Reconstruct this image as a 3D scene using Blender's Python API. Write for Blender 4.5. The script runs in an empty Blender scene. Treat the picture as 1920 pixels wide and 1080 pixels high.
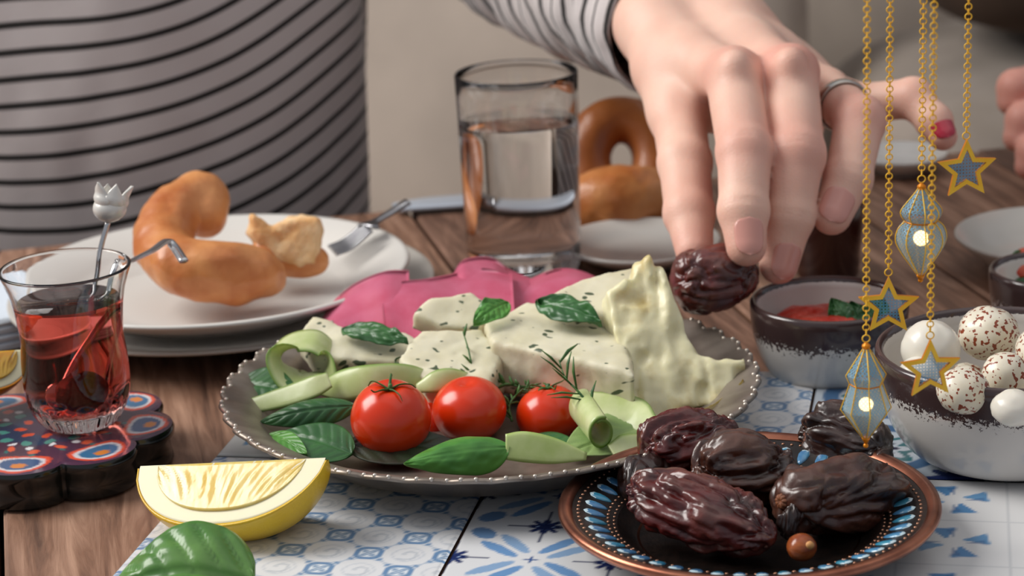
import bpy, bmesh, math, random
import numpy as np
from mathutils import Vector, Matrix, Euler

random.seed(7)
S = bpy.context.scene
COL = S.collection
PI = math.pi

# ------------------------------------------------------------------ camera, world, lights, exposure
FPX = 4100.0
PITCH = math.radians(17.2)
ROLL = math.radians(-2.7)
CAMZ = 0.33
cam_d = bpy.data.cameras.new('camera')
cam_d.sensor_width = 36.0
cam_d.lens = 36.0 * FPX / 1920.0
cam_d.clip_start = 0.02
cam_d.clip_end = 50
cam_d.dof.use_dof = True
cam_d.dof.focus_distance = 0.815
cam_d.dof.aperture_fstop = 13.0
cam = bpy.data.objects.new('camera', cam_d)
COL.objects.link(cam)
R_CAM = Matrix.Rotation(PI / 2 - PITCH, 3, 'X') @ Matrix.Rotation(ROLL, 3, 'Z')
cam.matrix_world = Matrix.Translation((0, 0, CAMZ)) @ R_CAM.to_4x4()
S.camera = cam

world = bpy.data.worlds.new('world')
S.world = world
world.use_nodes = True
wn = world.node_tree
bg = wn.nodes['Background']
bg.inputs['Color'].default_value = (0.86, 0.90, 1.0, 1)
bg.inputs['Strength'].default_value = 0.30


def area(name, loc, target, size, power, color=(1, 1, 1), size_y=None):
    l = bpy.data.lights.new(name, 'AREA')
    l.energy = power
    l.color = color
    l.size = size
    if size_y:
        l.shape = 'RECTANGLE'
        l.size_y = size_y
    o = bpy.data.objects.new(name, l)
    COL.objects.link(o)
    o.location = loc
    o.rotation_euler = (Vector(target) - Vector(loc)).to_track_quat('-Z', 'Y').to_euler()
    return o


area('window_light', (-1.6, 1.2, 1.45), (0.0, 0.95, 0.0), 1.2, 44.0, (1.0, 0.965, 0.92), 1.3)
area('room_light', (0.6, 0.9, 2.3), (0.1, 1.2, 0.0), 2.6, 8.0, (1.0, 0.94, 0.87))

S.view_settings.view_transform = 'Standard'
S.view_settings.look = 'None'
S.view_settings.gamma = 1
S.view_settings.use_curve_mapping = False
S.view_settings.exposure = 0.32
try:
    S.cycles.max_bounces = 12
    S.cycles.transmission_bounces = 12
    S.cycles.transparent_max_bounces = 12
    S.cycles.caustics_refractive = False
    S.cycles.caustics_reflective = False
    S.cycles.use_denoising = True
    S.cycles.sample_clamp_indirect = 6
except Exception:
    pass


# ------------------------------------------------------------------ helpers
def lin(h):
    """sRGB hex -> linear rgb tuple"""
    v = [int(h[i:i + 2], 16) / 255 for i in (0, 2, 4)]
    return tuple(x / 12.92 if x <= 0.04045 else ((x + 0.055) / 1.055) ** 2.4 for x in v)


def ray(px, py):
    return R_CAM @ Vector(((px - 960) / FPX, (540 - py) / FPX, -1.0))


def W(px, py, d):
    """point seen in direction (px, py) at depth d along the view axis"""
    return Vector((0, 0, CAMZ)) + ray(px, py) * d


def P(px, py, z=0.0):
    """point seen in direction (px, py) on the horizontal plane z"""
    r = ray(px, py)
    return Vector((0, 0, CAMZ)) + r * ((z - CAMZ) / r.z)


def depth(p):
    return -(R_CAM.transposed() @ (Vector(p) - Vector((0, 0, CAMZ)))).z


def hits(px, py, o, n):
    r = ray(px, py)
    c = Vector((0, 0, CAMZ))
    return c + r * ((Vector(o) - c).dot(n) / r.dot(n))


def vnoise(p, seed=0):
    p = np.asarray(p, dtype=np.float64) + seed * 17.31
    i = np.floor(p)
    f = p - i
    f = f * f * (3 - 2 * f)
    out = np.zeros(len(p))
    for dx in (0, 1):
        for dy in (0, 1):
            for dz in (0, 1):
                h = np.sin((i[:, 0] + dx) * 127.1 + (i[:, 1] + dy) * 311.7 + (i[:, 2] + dz) * 74.7) * 43758.5453
                h = h - np.floor(h)
                w = (f[:, 0] if dx else 1 - f[:, 0]) * (f[:, 1] if dy else 1 - f[:, 1]) * (f[:, 2] if dz else 1 - f[:, 2])
                out += h * w
    return out * 2 - 1


def fbm(p, seed=0, octs=3):
    a, s, o = 1.0, 1.0, 0
    p = np.asarray(p, dtype=np.float64)
    for k in range(octs):
        o = o + a * vnoise(p * s, seed + k * 3)
        a *= 0.5
        s *= 2.03
    return o


ROOT_OF = {}


def origin_of(parent):
    while parent is not None and parent.parent is not None:
        parent = parent.parent
    return Vector(parent.location) if parent is not None else Vector((0, 0, 0))


def smooth(me, on=True):
    if len(me.polygons):
        me.polygons.foreach_set('use_smooth', [on] * len(me.polygons))


def mesh(name, verts, faces, mat=None, parent=None, base=None, smooth_on=True, mats=None, midx=None, col=None, attr=None):
    """link one mesh object; verts are world coordinates"""
    o0 = origin_of(parent) if parent is not None else (Vector(base) if base is not None else Vector((0, 0, 0)))
    v = np.asarray(verts, dtype=np.float64) - np.array(o0)
    me = bpy.data.meshes.new(name)
    me.from_pydata(v.tolist(), [], [list(map(int, f)) for f in faces] if not isinstance(faces, np.ndarray) else faces.tolist())
    smooth(me, smooth_on)
    if mats:
        for m in mats:
            me.materials.append(m)
        if midx is not None:
            me.polygons.foreach_set('material_index', list(midx))
    elif mat:
        me.materials.append(mat)
    if col is not None:
        a = me.color_attributes.new('paint', 'FLOAT_COLOR', 'POINT')
        c = np.ones((len(v), 4), dtype=np.float32)
        c[:, :3] = col
        a.data.foreach_set('color', c.ravel())
    if attr is not None:
        for k, val in attr.items():
            a = me.attributes.new(k, 'FLOAT', 'POINT')
            a.data.foreach_set('value', np.asarray(val, dtype=np.float32))
    me.update()
    ob = bpy.data.objects.new(name, me)
    COL.objects.link(ob)
    if parent is not None:
        ob.parent = parent
    else:
        ob.location = o0
    return ob


def inst(name, src, parent, loc, rot=None, scale=None, mat=None):
    """another object with the same mesh data; loc in world coordinates"""
    ob = bpy.data.objects.new(name, src if isinstance(src, bpy.types.Mesh) else src.data)
    COL.objects.link(ob)
    o0 = origin_of(parent) if parent is not None else Vector((0, 0, 0))
    if parent is not None:
        ob.parent = parent
    ob.location = Vector(loc) - o0
    if rot is not None:
        ob.rotation_mode = 'QUATERNION'
        ob.rotation_quaternion = rot
    if scale is not None:
        ob.scale = scale if hasattr(scale, '__len__') else (scale,) * 3
    return ob


def tag(o, label, cat, group=None, kind=None):
    if label:
        o['label'] = label
    if cat:
        o['category'] = cat
    if group:
        o['group'] = group
    if kind:
        o['kind'] = kind
    return o


def thing(name, label, cat, loc, group=None):
    o = bpy.data.objects.new(name, None)
    o.empty_display_size = 0.01
    COL.objects.link(o)
    o.location = loc
    return tag(o, label, cat, group)


def grid_faces(nu, nv, closed_u=False, closed_v=False, off=0):
    f = []
    for i in range(nu if closed_u else nu - 1):
        for j in range(nv if closed_v else nv - 1):
            a = i * nv + j
            b = ((i + 1) % nu) * nv + j
            c = ((i + 1) % nu) * nv + (j + 1) % nv
            d = i * nv + (j + 1) % nv
            f.append((off + a, off + b, off + c, off + d))
    return f


def lathe(profile, n=64, c=(0, 0, 0), rmod=None, zmod=None, M=None):
    """profile of (r, z) points revolved; faces wound for an outline that runs bottom centre -> outside -> top -> inside"""
    v = []
    for i in range(n):
        t = 2 * PI * i / n
        for (r, z) in profile:
            rr = r * (1 + rmod(t, r)) if rmod else r
            zz = z + (zmod(t, r) if zmod else 0)
            v.append((rr * math.cos(t), rr * math.sin(t), zz))
    v = np.array(v)
    if M is not None:
        v = v @ np.array(M.to_3x3()).T + np.array(M.translation)
    v = v + np.array(c)
    return v, grid_faces(n, len(profile), closed_u=True)


def cat(parts):
    V, F, off = [], [], 0
    for v, f in parts:
        V.append(np.asarray(v))
        F += [tuple(int(i) + off for i in q) for q in f]
        off += len(v)
    return np.concatenate(V), F


def frames(pts):
    pts = [Vector(p) for p in pts]
    T = []
    for i in range(len(pts)):
        a = pts[max(0, i - 1)]
        b = pts[min(len(pts) - 1, i + 1)]
        T.append((b - a).normalized())
    n = T[0].orthogonal().normalized()
    out = []
    for t in T:
        n = (n - t * n.dot(t)).normalized()
        out.append((t, n, t.cross(n)))
    return out


def tube(pts, r, n=12, caps=True, squash=1.0, nhint=None):
    fr = frames(pts)
    if nhint is not None:
        fr = [(t, (Vector(nhint) - t * Vector(nhint).dot(t)).normalized(), t.cross((Vector(nhint) - t * Vector(nhint).dot(t)).normalized())) for t, _, _ in fr]
    rs = r if hasattr(r, '__len__') else [r] * len(pts)
    v = []
    for p, (t, a, b), rr in zip(pts, fr, rs):
        for k in range(n):
            th = 2 * PI * k / n
            v.append(Vector(p) + (a * math.cos(th) * squash + b * math.sin(th)) * rr)
    f = grid_faces(len(pts), n, closed_v=True)
    if caps:
        f.append(tuple(range(n)))
        f.append(tuple((len(pts) - 1) * n + k for k in reversed(range(n))))
    return np.array([tuple(x) for x in v]), [tuple(reversed(q)) for q in f]


def spline(pts, per=8):
    """Catmull-Rom through tuples of any length"""
    p = np.array([list(q) for q in pts], dtype=float)
    e = np.vstack([2 * p[0] - p[1], p, 2 * p[-1] - p[-2]])
    out = []
    for i in range(1, len(e) - 2):
        for k in range(per):
            t = k / per
            out.append(0.5 * ((2 * e[i]) + (-e[i - 1] + e[i + 1]) * t + (2 * e[i - 1] - 5 * e[i] + 4 * e[i + 1] - e[i + 2]) * t * t
                              + (-e[i - 1] + 3 * e[i] - 3 * e[i + 1] + e[i + 2]) * t ** 3))
    out.append(p[-1])
    return np.array(out)


def box(c, s, M=None, bevel=0.0, seg=2):
    bm = bmesh.new()
    bmesh.ops.create_cube(bm, size=1)
    for v in bm.verts:
        v.co = Vector((v.co.x * s[0], v.co.y * s[1], v.co.z * s[2]))
    if bevel:
        bmesh.ops.bevel(bm, geom=bm.edges[:], offset=bevel, segments=seg, affect='EDGES', profile=0.6)
    for v in bm.verts:
        if M is not None:
            v.co = M @ v.co
        v.co += Vector(c)
    V = np.array([tuple(v.co) for v in bm.verts])
    bm.verts.index_update()
    F = [tuple(v.index for v in f.verts) for f in bm.faces]
    bm.free()
    return V, F


def superball(c, s, e=4.0, n=40, noise=0.0, seed=0, M=None):
    v = []
    nu, nv = n, n // 2
    for i in range(nu):
        a = 2 * PI * i / nu
        for j in range(nv + 1):
            b = -PI / 2 + PI * j / nv
            d = np.array([math.cos(b) * math.cos(a), math.cos(b) * math.sin(a), math.sin(b)])
            k = (abs(d[0]) ** e + abs(d[1]) ** e + abs(d[2]) ** e) ** (-1 / e)
            v.append(d * k)
    v = np.array(v)
    if noise:
        v = v * (1 + noise * fbm(v * 1.7, seed)[:, None])
    v = v * np.array(s) / 2
    if M is not None:
        v = v @ np.array(M.to_3x3()).T
    return v + np.array(c), grid_faces(nu, nv + 1, closed_u=True)


# --- signed distance modelling
class Field:
    def __init__(self, lo, hi, h):
        self.lo = np.array(lo, dtype=np.float64)
        self.h = h
        self.n = np.ceil((np.array(hi) - self.lo) / h).astype(int) + 1
        self.F = np.full(tuple(self.n), 1.0, dtype=np.float32)

    def sub(self, lo, hi):
        a = np.clip(np.floor((np.array(lo) - self.lo) / self.h).astype(int), 0, self.n)
        b = np.clip(np.ceil((np.array(hi) - self.lo) / self.h).astype(int) + 1, 0, self.n)
        X = [self.lo[k] + self.h * np.arange(a[k], b[k]) for k in range(3)]
        return (slice(a[0], b[0]), slice(a[1], b[1]), slice(a[2], b[2])), np.meshgrid(*X, indexing='ij')

    def add(self, d, sl, k):
        A = self.F[sl]
        if k <= 0:
            self.F[sl] = np.minimum(A, d)
        else:
            h = np.clip(0.5 + 0.5 * (A - d) / k, 0, 1)
            self.F[sl] = np.where(np.abs(A - d) >= k, np.minimum(A, d), A * (1 - h) + d * h - k * h * (1 - h))

    def cone(self, a, b, ra, rb, k=0.004, margin=0.012):
        a, b = np.array(a), np.array(b)
        m = max(ra, rb) + margin
        sl, (x, y, z) = self.sub(np.minimum(a, b) - m, np.maximum(a, b) + m)
        ba = b - a
        px, py, pz = x - a[0], y - a[1], z - a[2]
        t = np.clip((px * ba[0] + py * ba[1] + pz * ba[2]) / max(ba.dot(ba), 1e-12), 0, 1)
        d = np.sqrt((px - ba[0] * t) ** 2 + (py - ba[1] * t) ** 2 + (pz - ba[2] * t) ** 2) - (ra + (rb - ra) * t)
        self.add(d.astype(np.float32), sl, k)

    def ell(self, c, r, k=0.004, M=None, margin=0.012):
        c, r = np.array(c), np.array(r)
        m = max(r) + margin
        sl, (x, y, z) = self.sub(c - m, c + m)
        q = np.stack([x - c[0], y - c[1], z - c[2]], -1)
        if M is not None:
            q = q @ np.array(M)
        k0 = np.sqrt(((q / r) ** 2).sum(-1))
        k1 = np.sqrt(((q / (r * r)) ** 2).sum(-1)) + 1e-9
        self.add((k0 * (k0 - 1) / k1).astype(np.float32), sl, k)

    def merge(self, other, k):
        self.add(other.F, (slice(None),) * 3, k)

    def mesh(self):
        return surface_nets(self.F, self.lo, self.h)


def surface_nets(F, lo, h):
    s = F < 0
    nx, ny, nz = F.shape
    cnt = np.zeros((nx - 1, ny - 1, nz - 1), dtype=np.int8)
    for dx in (0, 1):
        for dy in (0, 1):
            for dz in (0, 1):
                cnt += s[dx:nx - 1 + dx, dy:ny - 1 + dy, dz:nz - 1 + dz]
    act = (cnt > 0) & (cnt < 8)
    idx = np.full(act.shape, -1, dtype=np.int64)
    I, J, K = np.nonzero(act)
    idx[I, J, K] = np.arange(len(I))
    pos = np.zeros((len(I), 3))
    num = np.zeros(len(I))
    for ax in range(3):
        o1, o2 = [a for a in range(3) if a != ax]
        for u in (0, 1):
            for v in (0, 1):
                off = np.zeros(3, dtype=int)
                off[o1], off[o2] = u, v
                f0 = F[I + off[0], J + off[1], K + off[2]].astype(np.float64)
                e = off.copy()
                e[ax] += 1
                f1 = F[I + e[0], J + e[1], K + e[2]].astype(np.float64)
                cr = (f0 < 0) != (f1 < 0)
                t = np.where(cr, f0 / np.where(cr, f0 - f1, 1), 0)
                p = np.repeat(off[None, :].astype(float), len(I), 0)
                p[:, ax] += t
                pos += p * cr[:, None]
                num += cr
    pos /= np.maximum(num, 1)[:, None]
    V = (pos + np.stack([I, J, K], -1)) * h + lo
    quads = []
    for ax in range(3):
        o1, o2 = [(1, 2), (2, 0), (0, 1)][ax]
        a = [slice(None)] * 3
        b = [slice(None)] * 3
        a[ax] = slice(0, -1)
        b[ax] = slice(1, None)
        s0, s1 = s[tuple(a)], s[tuple(b)]
        ed = np.stack(np.nonzero(s0 != s1), -1)
        shp = np.array(act.shape)
        ok = (ed[:, o1] > 0) & (ed[:, o2] > 0) & (ed[:, o1] < shp[o1]) & (ed[:, o2] < shp[o2])
        ed = ed[ok]
        ins = s0[ed[:, 0], ed[:, 1], ed[:, 2]]
        q = []
        for (u, v) in ((-1, -1), (0, -1), (0, 0), (-1, 0)):
            c = ed.copy()
            c[:, o1] += u
            c[:, o2] += v
            q.append(idx[c[:, 0], c[:, 1], c[:, 2]])
        q = np.stack(q, -1)
        q[~ins] = q[~ins][:, ::-1]
        quads.append(q)
    return V, np.concatenate(quads)


def poly_sdf(x, y, poly):
    d = np.full(x.shape, 1e9)
    s = np.ones(x.shape)
    n = len(poly)
    for i in range(n):
        vi, vj = poly[i], poly[i - 1]
        ex, ey = vj[0] - vi[0], vj[1] - vi[1]
        wx, wy = x - vi[0], y - vi[1]
        t = np.clip((wx * ex + wy * ey) / (ex * ex + ey * ey + 1e-18), 0, 1)
        d = np.minimum(d, (wx - ex * t) ** 2 + (wy - ey * t) ** 2)
        c1, c2, c3 = y >= vi[1], y < vj[1], ex * wy > ey * wx
        s = np.where((c1 & c2 & c3) | (~c1 & ~c2 & ~c3), -s, s)
    return s * np.sqrt(d)


def slab(name, poly_px, o, n, thick, mat, parent=None, base=None, rnd=0.002, amp=0.0008, freq=120.0, h=0.0014, seed=0,
         pits=0.0, stretch=None, taper=0.0, ridges=0.0):
    """solid whose top face is the outline poly_px seen on the plane (o, n); it reaches `thick` behind the plane"""
    n = Vector(n).normalized()
    pts = [hits(px, py, o, n) for px, py in poly_px]
    c = sum(pts, Vector()) / len(pts)
    e1 = Vector((1, 0, 0)) - n * n.x
    e1.normalize()
    e2 = n.cross(e1)
    poly = [((p - c).dot(e1), (p - c).dot(e2)) for p in pts]
    xs, ys = [q[0] for q in poly], [q[1] for q in poly]
    m = 3 * h + 2 * amp + taper * thick
    X = np.arange(min(xs) - m, max(xs) + m, h)
    Y = np.arange(min(ys) - m, max(ys) + m, h)
    Z = np.arange(-thick - m, m, h)
    x, y, z = np.meshgrid(X, Y, Z, indexing='ij')
    d2 = poly_sdf(X[:, None] + 0 * Y[None, :], Y[None, :] + 0 * X[:, None], poly)[:, :, None] + rnd + 0 * z
    d2 = d2 + taper * z
    dz = np.abs(z + thick / 2) - thick / 2 + rnd
    d = np.minimum(np.maximum(d2, dz), 0) + np.sqrt(np.maximum(d2, 0) ** 2 + np.maximum(dz, 0) ** 2) - rnd
    q = np.stack([x.ravel(), y.ravel(), z.ravel()], -1)
    near = np.abs(d.ravel()) < 4 * amp + 3 * h + pits + ridges
    qq = q[near] * freq * (np.array(stretch) if stretch else 1)
    dn = amp * fbm(qq, seed)
    if pits:
        pp = vnoise(q[near] * freq * 1.3, seed + 9)
        dn = dn + pits * np.clip(pp - 0.35, 0, 1) * 2
    if ridges:
        dn = dn + ridges * (1 - 2 * np.abs(vnoise(q[near] * np.array([170, 28, 60]), seed + 4)))
    dd = d.ravel()
    dd[near] += dn
    V, Fc = surface_nets(dd.reshape(d.shape).astype(np.float32), np.array([X[0], Y[0], Z[0]]), h)
    A = np.array([tuple(e1), tuple(e2), tuple(n)])
    return mesh(name, V @ A + np.array(c), Fc, mat, parent, base)


# ------------------------------------------------------------------ materials
def new_mat(name):
    m = bpy.data.materials.new(name)
    m.use_nodes = True
    nt = m.node_tree
    return m, nt, nt.nodes['Principled BSDF']


def N(nt, kind, **kw):
    n = nt.nodes.new(kind)
    for k, v in kw.items():
        if k.startswith('i_'):
            n.inputs[k[2:].replace('_', ' ')].default_value = v
        else:
            setattr(n, k, v)
    return n


def coords(nt, scale=(1, 1, 1), rot=(0, 0, 0), kind='Object'):
    tc = N(nt, 'ShaderNodeTexCoord')
    mp = N(nt, 'ShaderNodeMapping')
    mp.inputs['Scale'].default_value = scale
    src = tc.outputs[kind]
    if any(rot):
        m0 = N(nt, 'ShaderNodeMapping')
        m0.inputs['Rotation'].default_value = rot
        nt.links.new(src, m0.inputs['Vector'])
        src = m0.outputs['Vector']
    nt.links.new(src, mp.inputs['Vector'])
    return mp.outputs['Vector']


def ramp(nt, fac, stops, interp='LINEAR'):
    r = N(nt, 'ShaderNodeValToRGB')
    r.color_ramp.interpolation = interp
    el = r.color_ramp.elements
    while len(el) > 1:
        el.remove(el[-1])
    el[0].position, el[0].color = stops[0][0], (*stops[0][1], 1)
    for p, c in stops[1:]:
        e = el.new(p)
        e.color = (*c, 1)
    nt.links.new(fac, r.inputs['Fac'])
    return r.outputs['Color']


def mat(name, c1, rough=0.5, metal=0.0, c2=None, scale=40.0, stretch=(1, 1, 1), lo=0.35, hi=0.65, bump=0.0, bscale=None, bdist=0.001,
        sss=0.0, sss_r=(0.01, 0.004, 0.002), trans=0.0, ior=1.45, coat=0.0, coat_r=0.1, emit=None, estr=0.0, attr=None, spec=0.5, rot=(0, 0, 0),
        sheen=0.0, flecks=None, alpha=1.0, detail=4.0):
    m, nt, b = new_mat(name)
    c1 = lin(c1) if isinstance(c1, str) else c1
    b.inputs['Base Color'].default_value = (*c1, 1)
    b.inputs['Roughness'].default_value = rough
    b.inputs['Metallic'].default_value = metal
    b.inputs['IOR'].default_value = ior
    b.inputs['Specular IOR Level'].default_value = spec
    b.inputs['Transmission Weight'].default_value = trans
    b.inputs['Coat Weight'].default_value = coat
    b.inputs['Coat Roughness'].default_value = coat_r
    b.inputs['Alpha'].default_value = alpha
    if sheen:
        b.inputs['Sheen Weight'].default_value = sheen
    if sss:
        b.inputs['Subsurface Weight'].default_value = sss
        b.inputs['Subsurface Radius'].default_value = sss_r
        b.inputs['Subsurface Scale'].default_value = 1.0
    if emit:
        b.inputs['Emission Color'].default_value = (*lin(emit), 1)
        b.inputs['Emission Strength'].default_value = estr
    out = None
    if attr:
        a = N(nt, 'ShaderNodeAttribute', attribute_name=attr)
        out = a.outputs['Color']
    if c2:
        v = coords(nt, stretch, rot)
        nz = N(nt, 'ShaderNodeTexNoise')
        nz.inputs['Scale'].default_value = scale
        nz.inputs['Detail'].default_value = detail
        nt.links.new(v, nz.inputs['Vector'])
        col = ramp(nt, nz.outputs['Fac'], [(lo, c1), (hi, lin(c2))])
        if out is not None:
            mx = N(nt, 'ShaderNodeMix', data_type='RGBA', blend_type='MULTIPLY')
            mx.inputs[0].default_value = 1
            nt.links.new(out, mx.inputs[6])
            nt.links.new(col, mx.inputs[7])
            out = mx.outputs[2]
        else:
            out = col
    if flecks:
        fc, fs, fst, thr = flecks
        v = coords(nt, fst, (0.4, 0.3, 0.7))
        nz = N(nt, 'ShaderNodeTexNoise')
        nz.inputs['Scale'].default_value = fs
        nz.inputs['Detail'].default_value = 1
        nt.links.new(v, nz.inputs['Vector'])
        fa = N(nt, 'ShaderNodeMapRange')
        fa.inputs[1].default_value = thr
        fa.inputs[2].default_value = thr + 0.03
        nt.links.new(nz.outputs['Fac'], fa.inputs[0])
        mx = N(nt, 'ShaderNodeMix', data_type='RGBA')
        nt.links.new(fa.outputs[0], mx.inputs[0])
        if out is not None:
            nt.links.new(out, mx.inputs[6])
        else:
            mx.inputs[6].default_value = (*c1, 1)
        mx.inputs[7].default_value = (*lin(fc), 1)
        out = mx.outputs[2]
    if out is not None:
        nt.links.new(out, b.inputs['Base Color'])
    if bump:
        v = coords(nt, stretch, rot)
        nz = N(nt, 'ShaderNodeTexNoise')
        nz.inputs['Scale'].default_value = bscale or scale * 2
        nz.inputs['Detail'].default_value = 4
        nt.links.new(v, nz.inputs['Vector'])
        bp = N(nt, 'ShaderNodeBump')
        bp.inputs['Strength'].default_value = bump
        bp.inputs['Distance'].default_value = bdist
        nt.links.new(nz.outputs['Fac'], bp.inputs['Height'])
        nt.links.new(bp.outputs['Normal'], b.inputs['Normal'])
    return m
# ------------------------------------------------------------------ the room
M_wall = mat('wall_paint', 'b3a698', 0.9, c2='a99b8d', scale=3)
M_floor = mat('floor_boards', '6d5848', 0.6, c2='4e3d31', scale=6, stretch=(1, 8, 1))
TABZ = -0.73
v, f = box((0, 1.6, TABZ - 0.02), (6.4, 7.2, 0.04))
tag(mesh('floor', v, f, M_floor, smooth_on=False), 'brown wooden floor beneath table and sofa', None, kind='structure')
v, f = box((0, 3.3, 0.55), (6.4, 0.08, 2.6))
tag(mesh('wall_back', v, f, M_wall, smooth_on=False), 'plain taupe wall behind the sofa', None, kind='structure')
v, f = box((0, 3.25, TABZ + 0.05), (6.4, 0.02, 0.1), bevel=0.004)
tag(mesh('baseboard_back', v, f, M_wall, smooth_on=False), 'taupe baseboard along the back wall', None, kind='structure')

# ------------------------------------------------------------------ table, turned 12 degrees to the camera
TA = math.radians(12.2)
TU = Vector((math.cos(TA), math.sin(TA), 0))
TV = Vector((-math.sin(TA), math.cos(TA), 0))
TO = Vector((0.0, 1.245, 0))


def wood(name, c1, c2, c3, seed):
    m, nt, b = new_mat(name)
    v = coords(nt, (16, 1.3, 16), (0, 0, -TA))
    nz = N(nt, 'ShaderNodeTexNoise')
    nz.inputs['Scale'].default_value = 9
    nz.inputs['Detail'].default_value = 7
    nz.inputs['Roughness'].default_value = 0.62
    nz.inputs['Distortion'].default_value = 0.6
    off = N(nt, 'ShaderNodeVectorMath', operation='ADD')
    oi = N(nt, 'ShaderNodeObjectInfo')
    sc = N(nt, 'ShaderNodeVectorMath', operation='SCALE')
    nt.links.new(oi.outputs['Random'], sc.inputs[0])
    sc.inputs['Scale'].default_value = 30
    nt.links.new(v, off.inputs[0])
    nt.links.new(sc.outputs[0], off.inputs[1])
    nt.links.new(off.outputs[0], nz.inputs['Vector'])
    col = ramp(nt, nz.outputs['Fac'], [(0.28, lin(c1)), (0.48, lin(c2)), (0.72, lin(c3))])
    nt.links.new(col, b.inputs['Base Color'])
    b.inputs['Roughness'].default_value = 0.5
    bp = N(nt, 'ShaderNodeBump')
    bp.inputs['Strength'].default_value = 0.5
    bp.inputs['Distance'].default_value = 0.0012
    nt.links.new(nz.outputs['Fac'], bp.inputs['Height'])
    nt.links.new(bp.outputs['Normal'], b.inputs['Normal'])
    return m


M_wood = wood('table_wood', '4a3328', '825f4b', 'b08a73', 1)
M_wood2 = wood('table_wood_dark', '3a2820', '6c4e3f', '977360', 2)
M_gap = mat('plank_gap', '120c09', 0.9)

table = thing('dining_table', 'dark rustic wooden table that carries all the dishes', 'table', TO + Vector((0, 0, TABZ)))
RT = Matrix.Rotation(TA, 3, 'Z')
PW, TT = 0.118, 0.034
YF, YN = 0.0, -1.05          # far edge at TO, near edge behind the view


def tabpt(u, w, z):
    return TO + TU * u + TV * w + Vector((0, 0, z))


for i in range(-8, 9):
    c = tabpt((i + 0.0) * PW, (YF + YN) / 2, -TT / 2)
    v, f = box(c, (PW - 0.0022, YF - YN, TT), RT, bevel=0.0016, seg=1)
    mesh('plank', v, f, M_wood if (i * 7) % 3 else M_wood2, table, smooth_on=False)
v, f = box(tabpt(0, (YF + YN) / 2, -TT - 0.012), (17 * PW - 0.08, YF - YN - 0.08, 0.022), RT)
mesh('under_frame', v, f, M_gap, table, smooth_on=False)
for su in (-1, 1):
    for w in (-0.1, YN + 0.1):
        c = tabpt(su * 0.86, w, (TABZ - 0.046) / 2)
        v, f = box(c, (0.07, 0.07, -TABZ - 0.046), RT, bevel=0.004)
        mesh('leg', v, f, M_wood, table, smooth_on=False)

# ------------------------------------------------------------------ tiles
vp = ray(1815, -753)
RV = Vector((vp.x, vp.y, 0)).normalized()
RU = Vector((RV.y, -RV.x, 0))
TS = 0.1185
TH = 0.006
T0 = P(203, 1083, TH)
G = 120


def tgrid():
    s = np.linspace(0, 1, G + 1)
    u, v = np.meshgrid(s, s, indexing='ij')
    return u.ravel(), v.ravel()


def ss(x, a, b):
    t = np.clip((x - a) / (b - a), 0, 1)
    return t * t * (3 - 2 * t)


def mixc(c, k, colr):
    k = np.clip(k, 0, 1)[:, None]
    return c * (1 - k) + np.array(lin(colr)) * k


def pat_lattice(u, v):
    n = 4.0
    a, b = u * n, v * n
    c = np.tile(np.array(lin('dfe0e2')), (len(u), 1))
    p, q = (a + b), (a - b)
    pf, qf = np.abs(p - np.round(p)), np.abs(q - np.round(q))
    # faint circles around the cell centres
    pc, qc = p - np.floor(p) - .5, q - np.floor(q) - .5
    rr = np.hypot(pc, qc)
    c = mixc(c, 0.35 * (1 - ss(np.abs(rr - 0.27), 0.012, 0.035)), 'a3afbf')
    ang = np.arctan2(qc, pc)
    c = mixc(c, 0.6 * (1 - ss(np.abs(rr - 0.14 - 0.03 * ang), 0.015, 0.04)), 'a9b2bd')
    # concave stars at the nodes
    ast = np.sqrt(pf) + np.sqrt(qf)
    c = mixc(c, (1 - ss(np.abs(ast - 0.80), 0.018, 0.05)) * 0.95, '6189b3')
    c = mixc(c, (1 - ss(ast, 0.76, 0.80)) * 0.35, '9db6cf')
    dia = pf + qf
    c = mixc(c, (1 - ss(dia, 0.21, 0.24)), 'dfe6ec')
    c = mixc(c, (1 - ss(np.abs(dia - 0.26), 0.012, 0.03)) * 0.9, '5b83ad')
    thin = np.minimum(np.abs(pf - 0.025 * np.cos(q * 2 * PI)), np.abs(qf - 0.025 * np.cos(p * 2 * PI)))
    c = mixc(c, (1 - ss(thin, 0.012, 0.035)) * 0.8, '5f86ad')
    return c


def star_shape(x, y, r, k=8, inner=0.55):
    rr = np.hypot(x, y)
    th = np.arctan2(y, x)
    rad = r * (inner + (1 - inner) * np.abs(np.cos(th * k / 2)) ** 1.5)
    return 1 - ss(rr, rad * 0.93, rad * 1.04)


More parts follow.
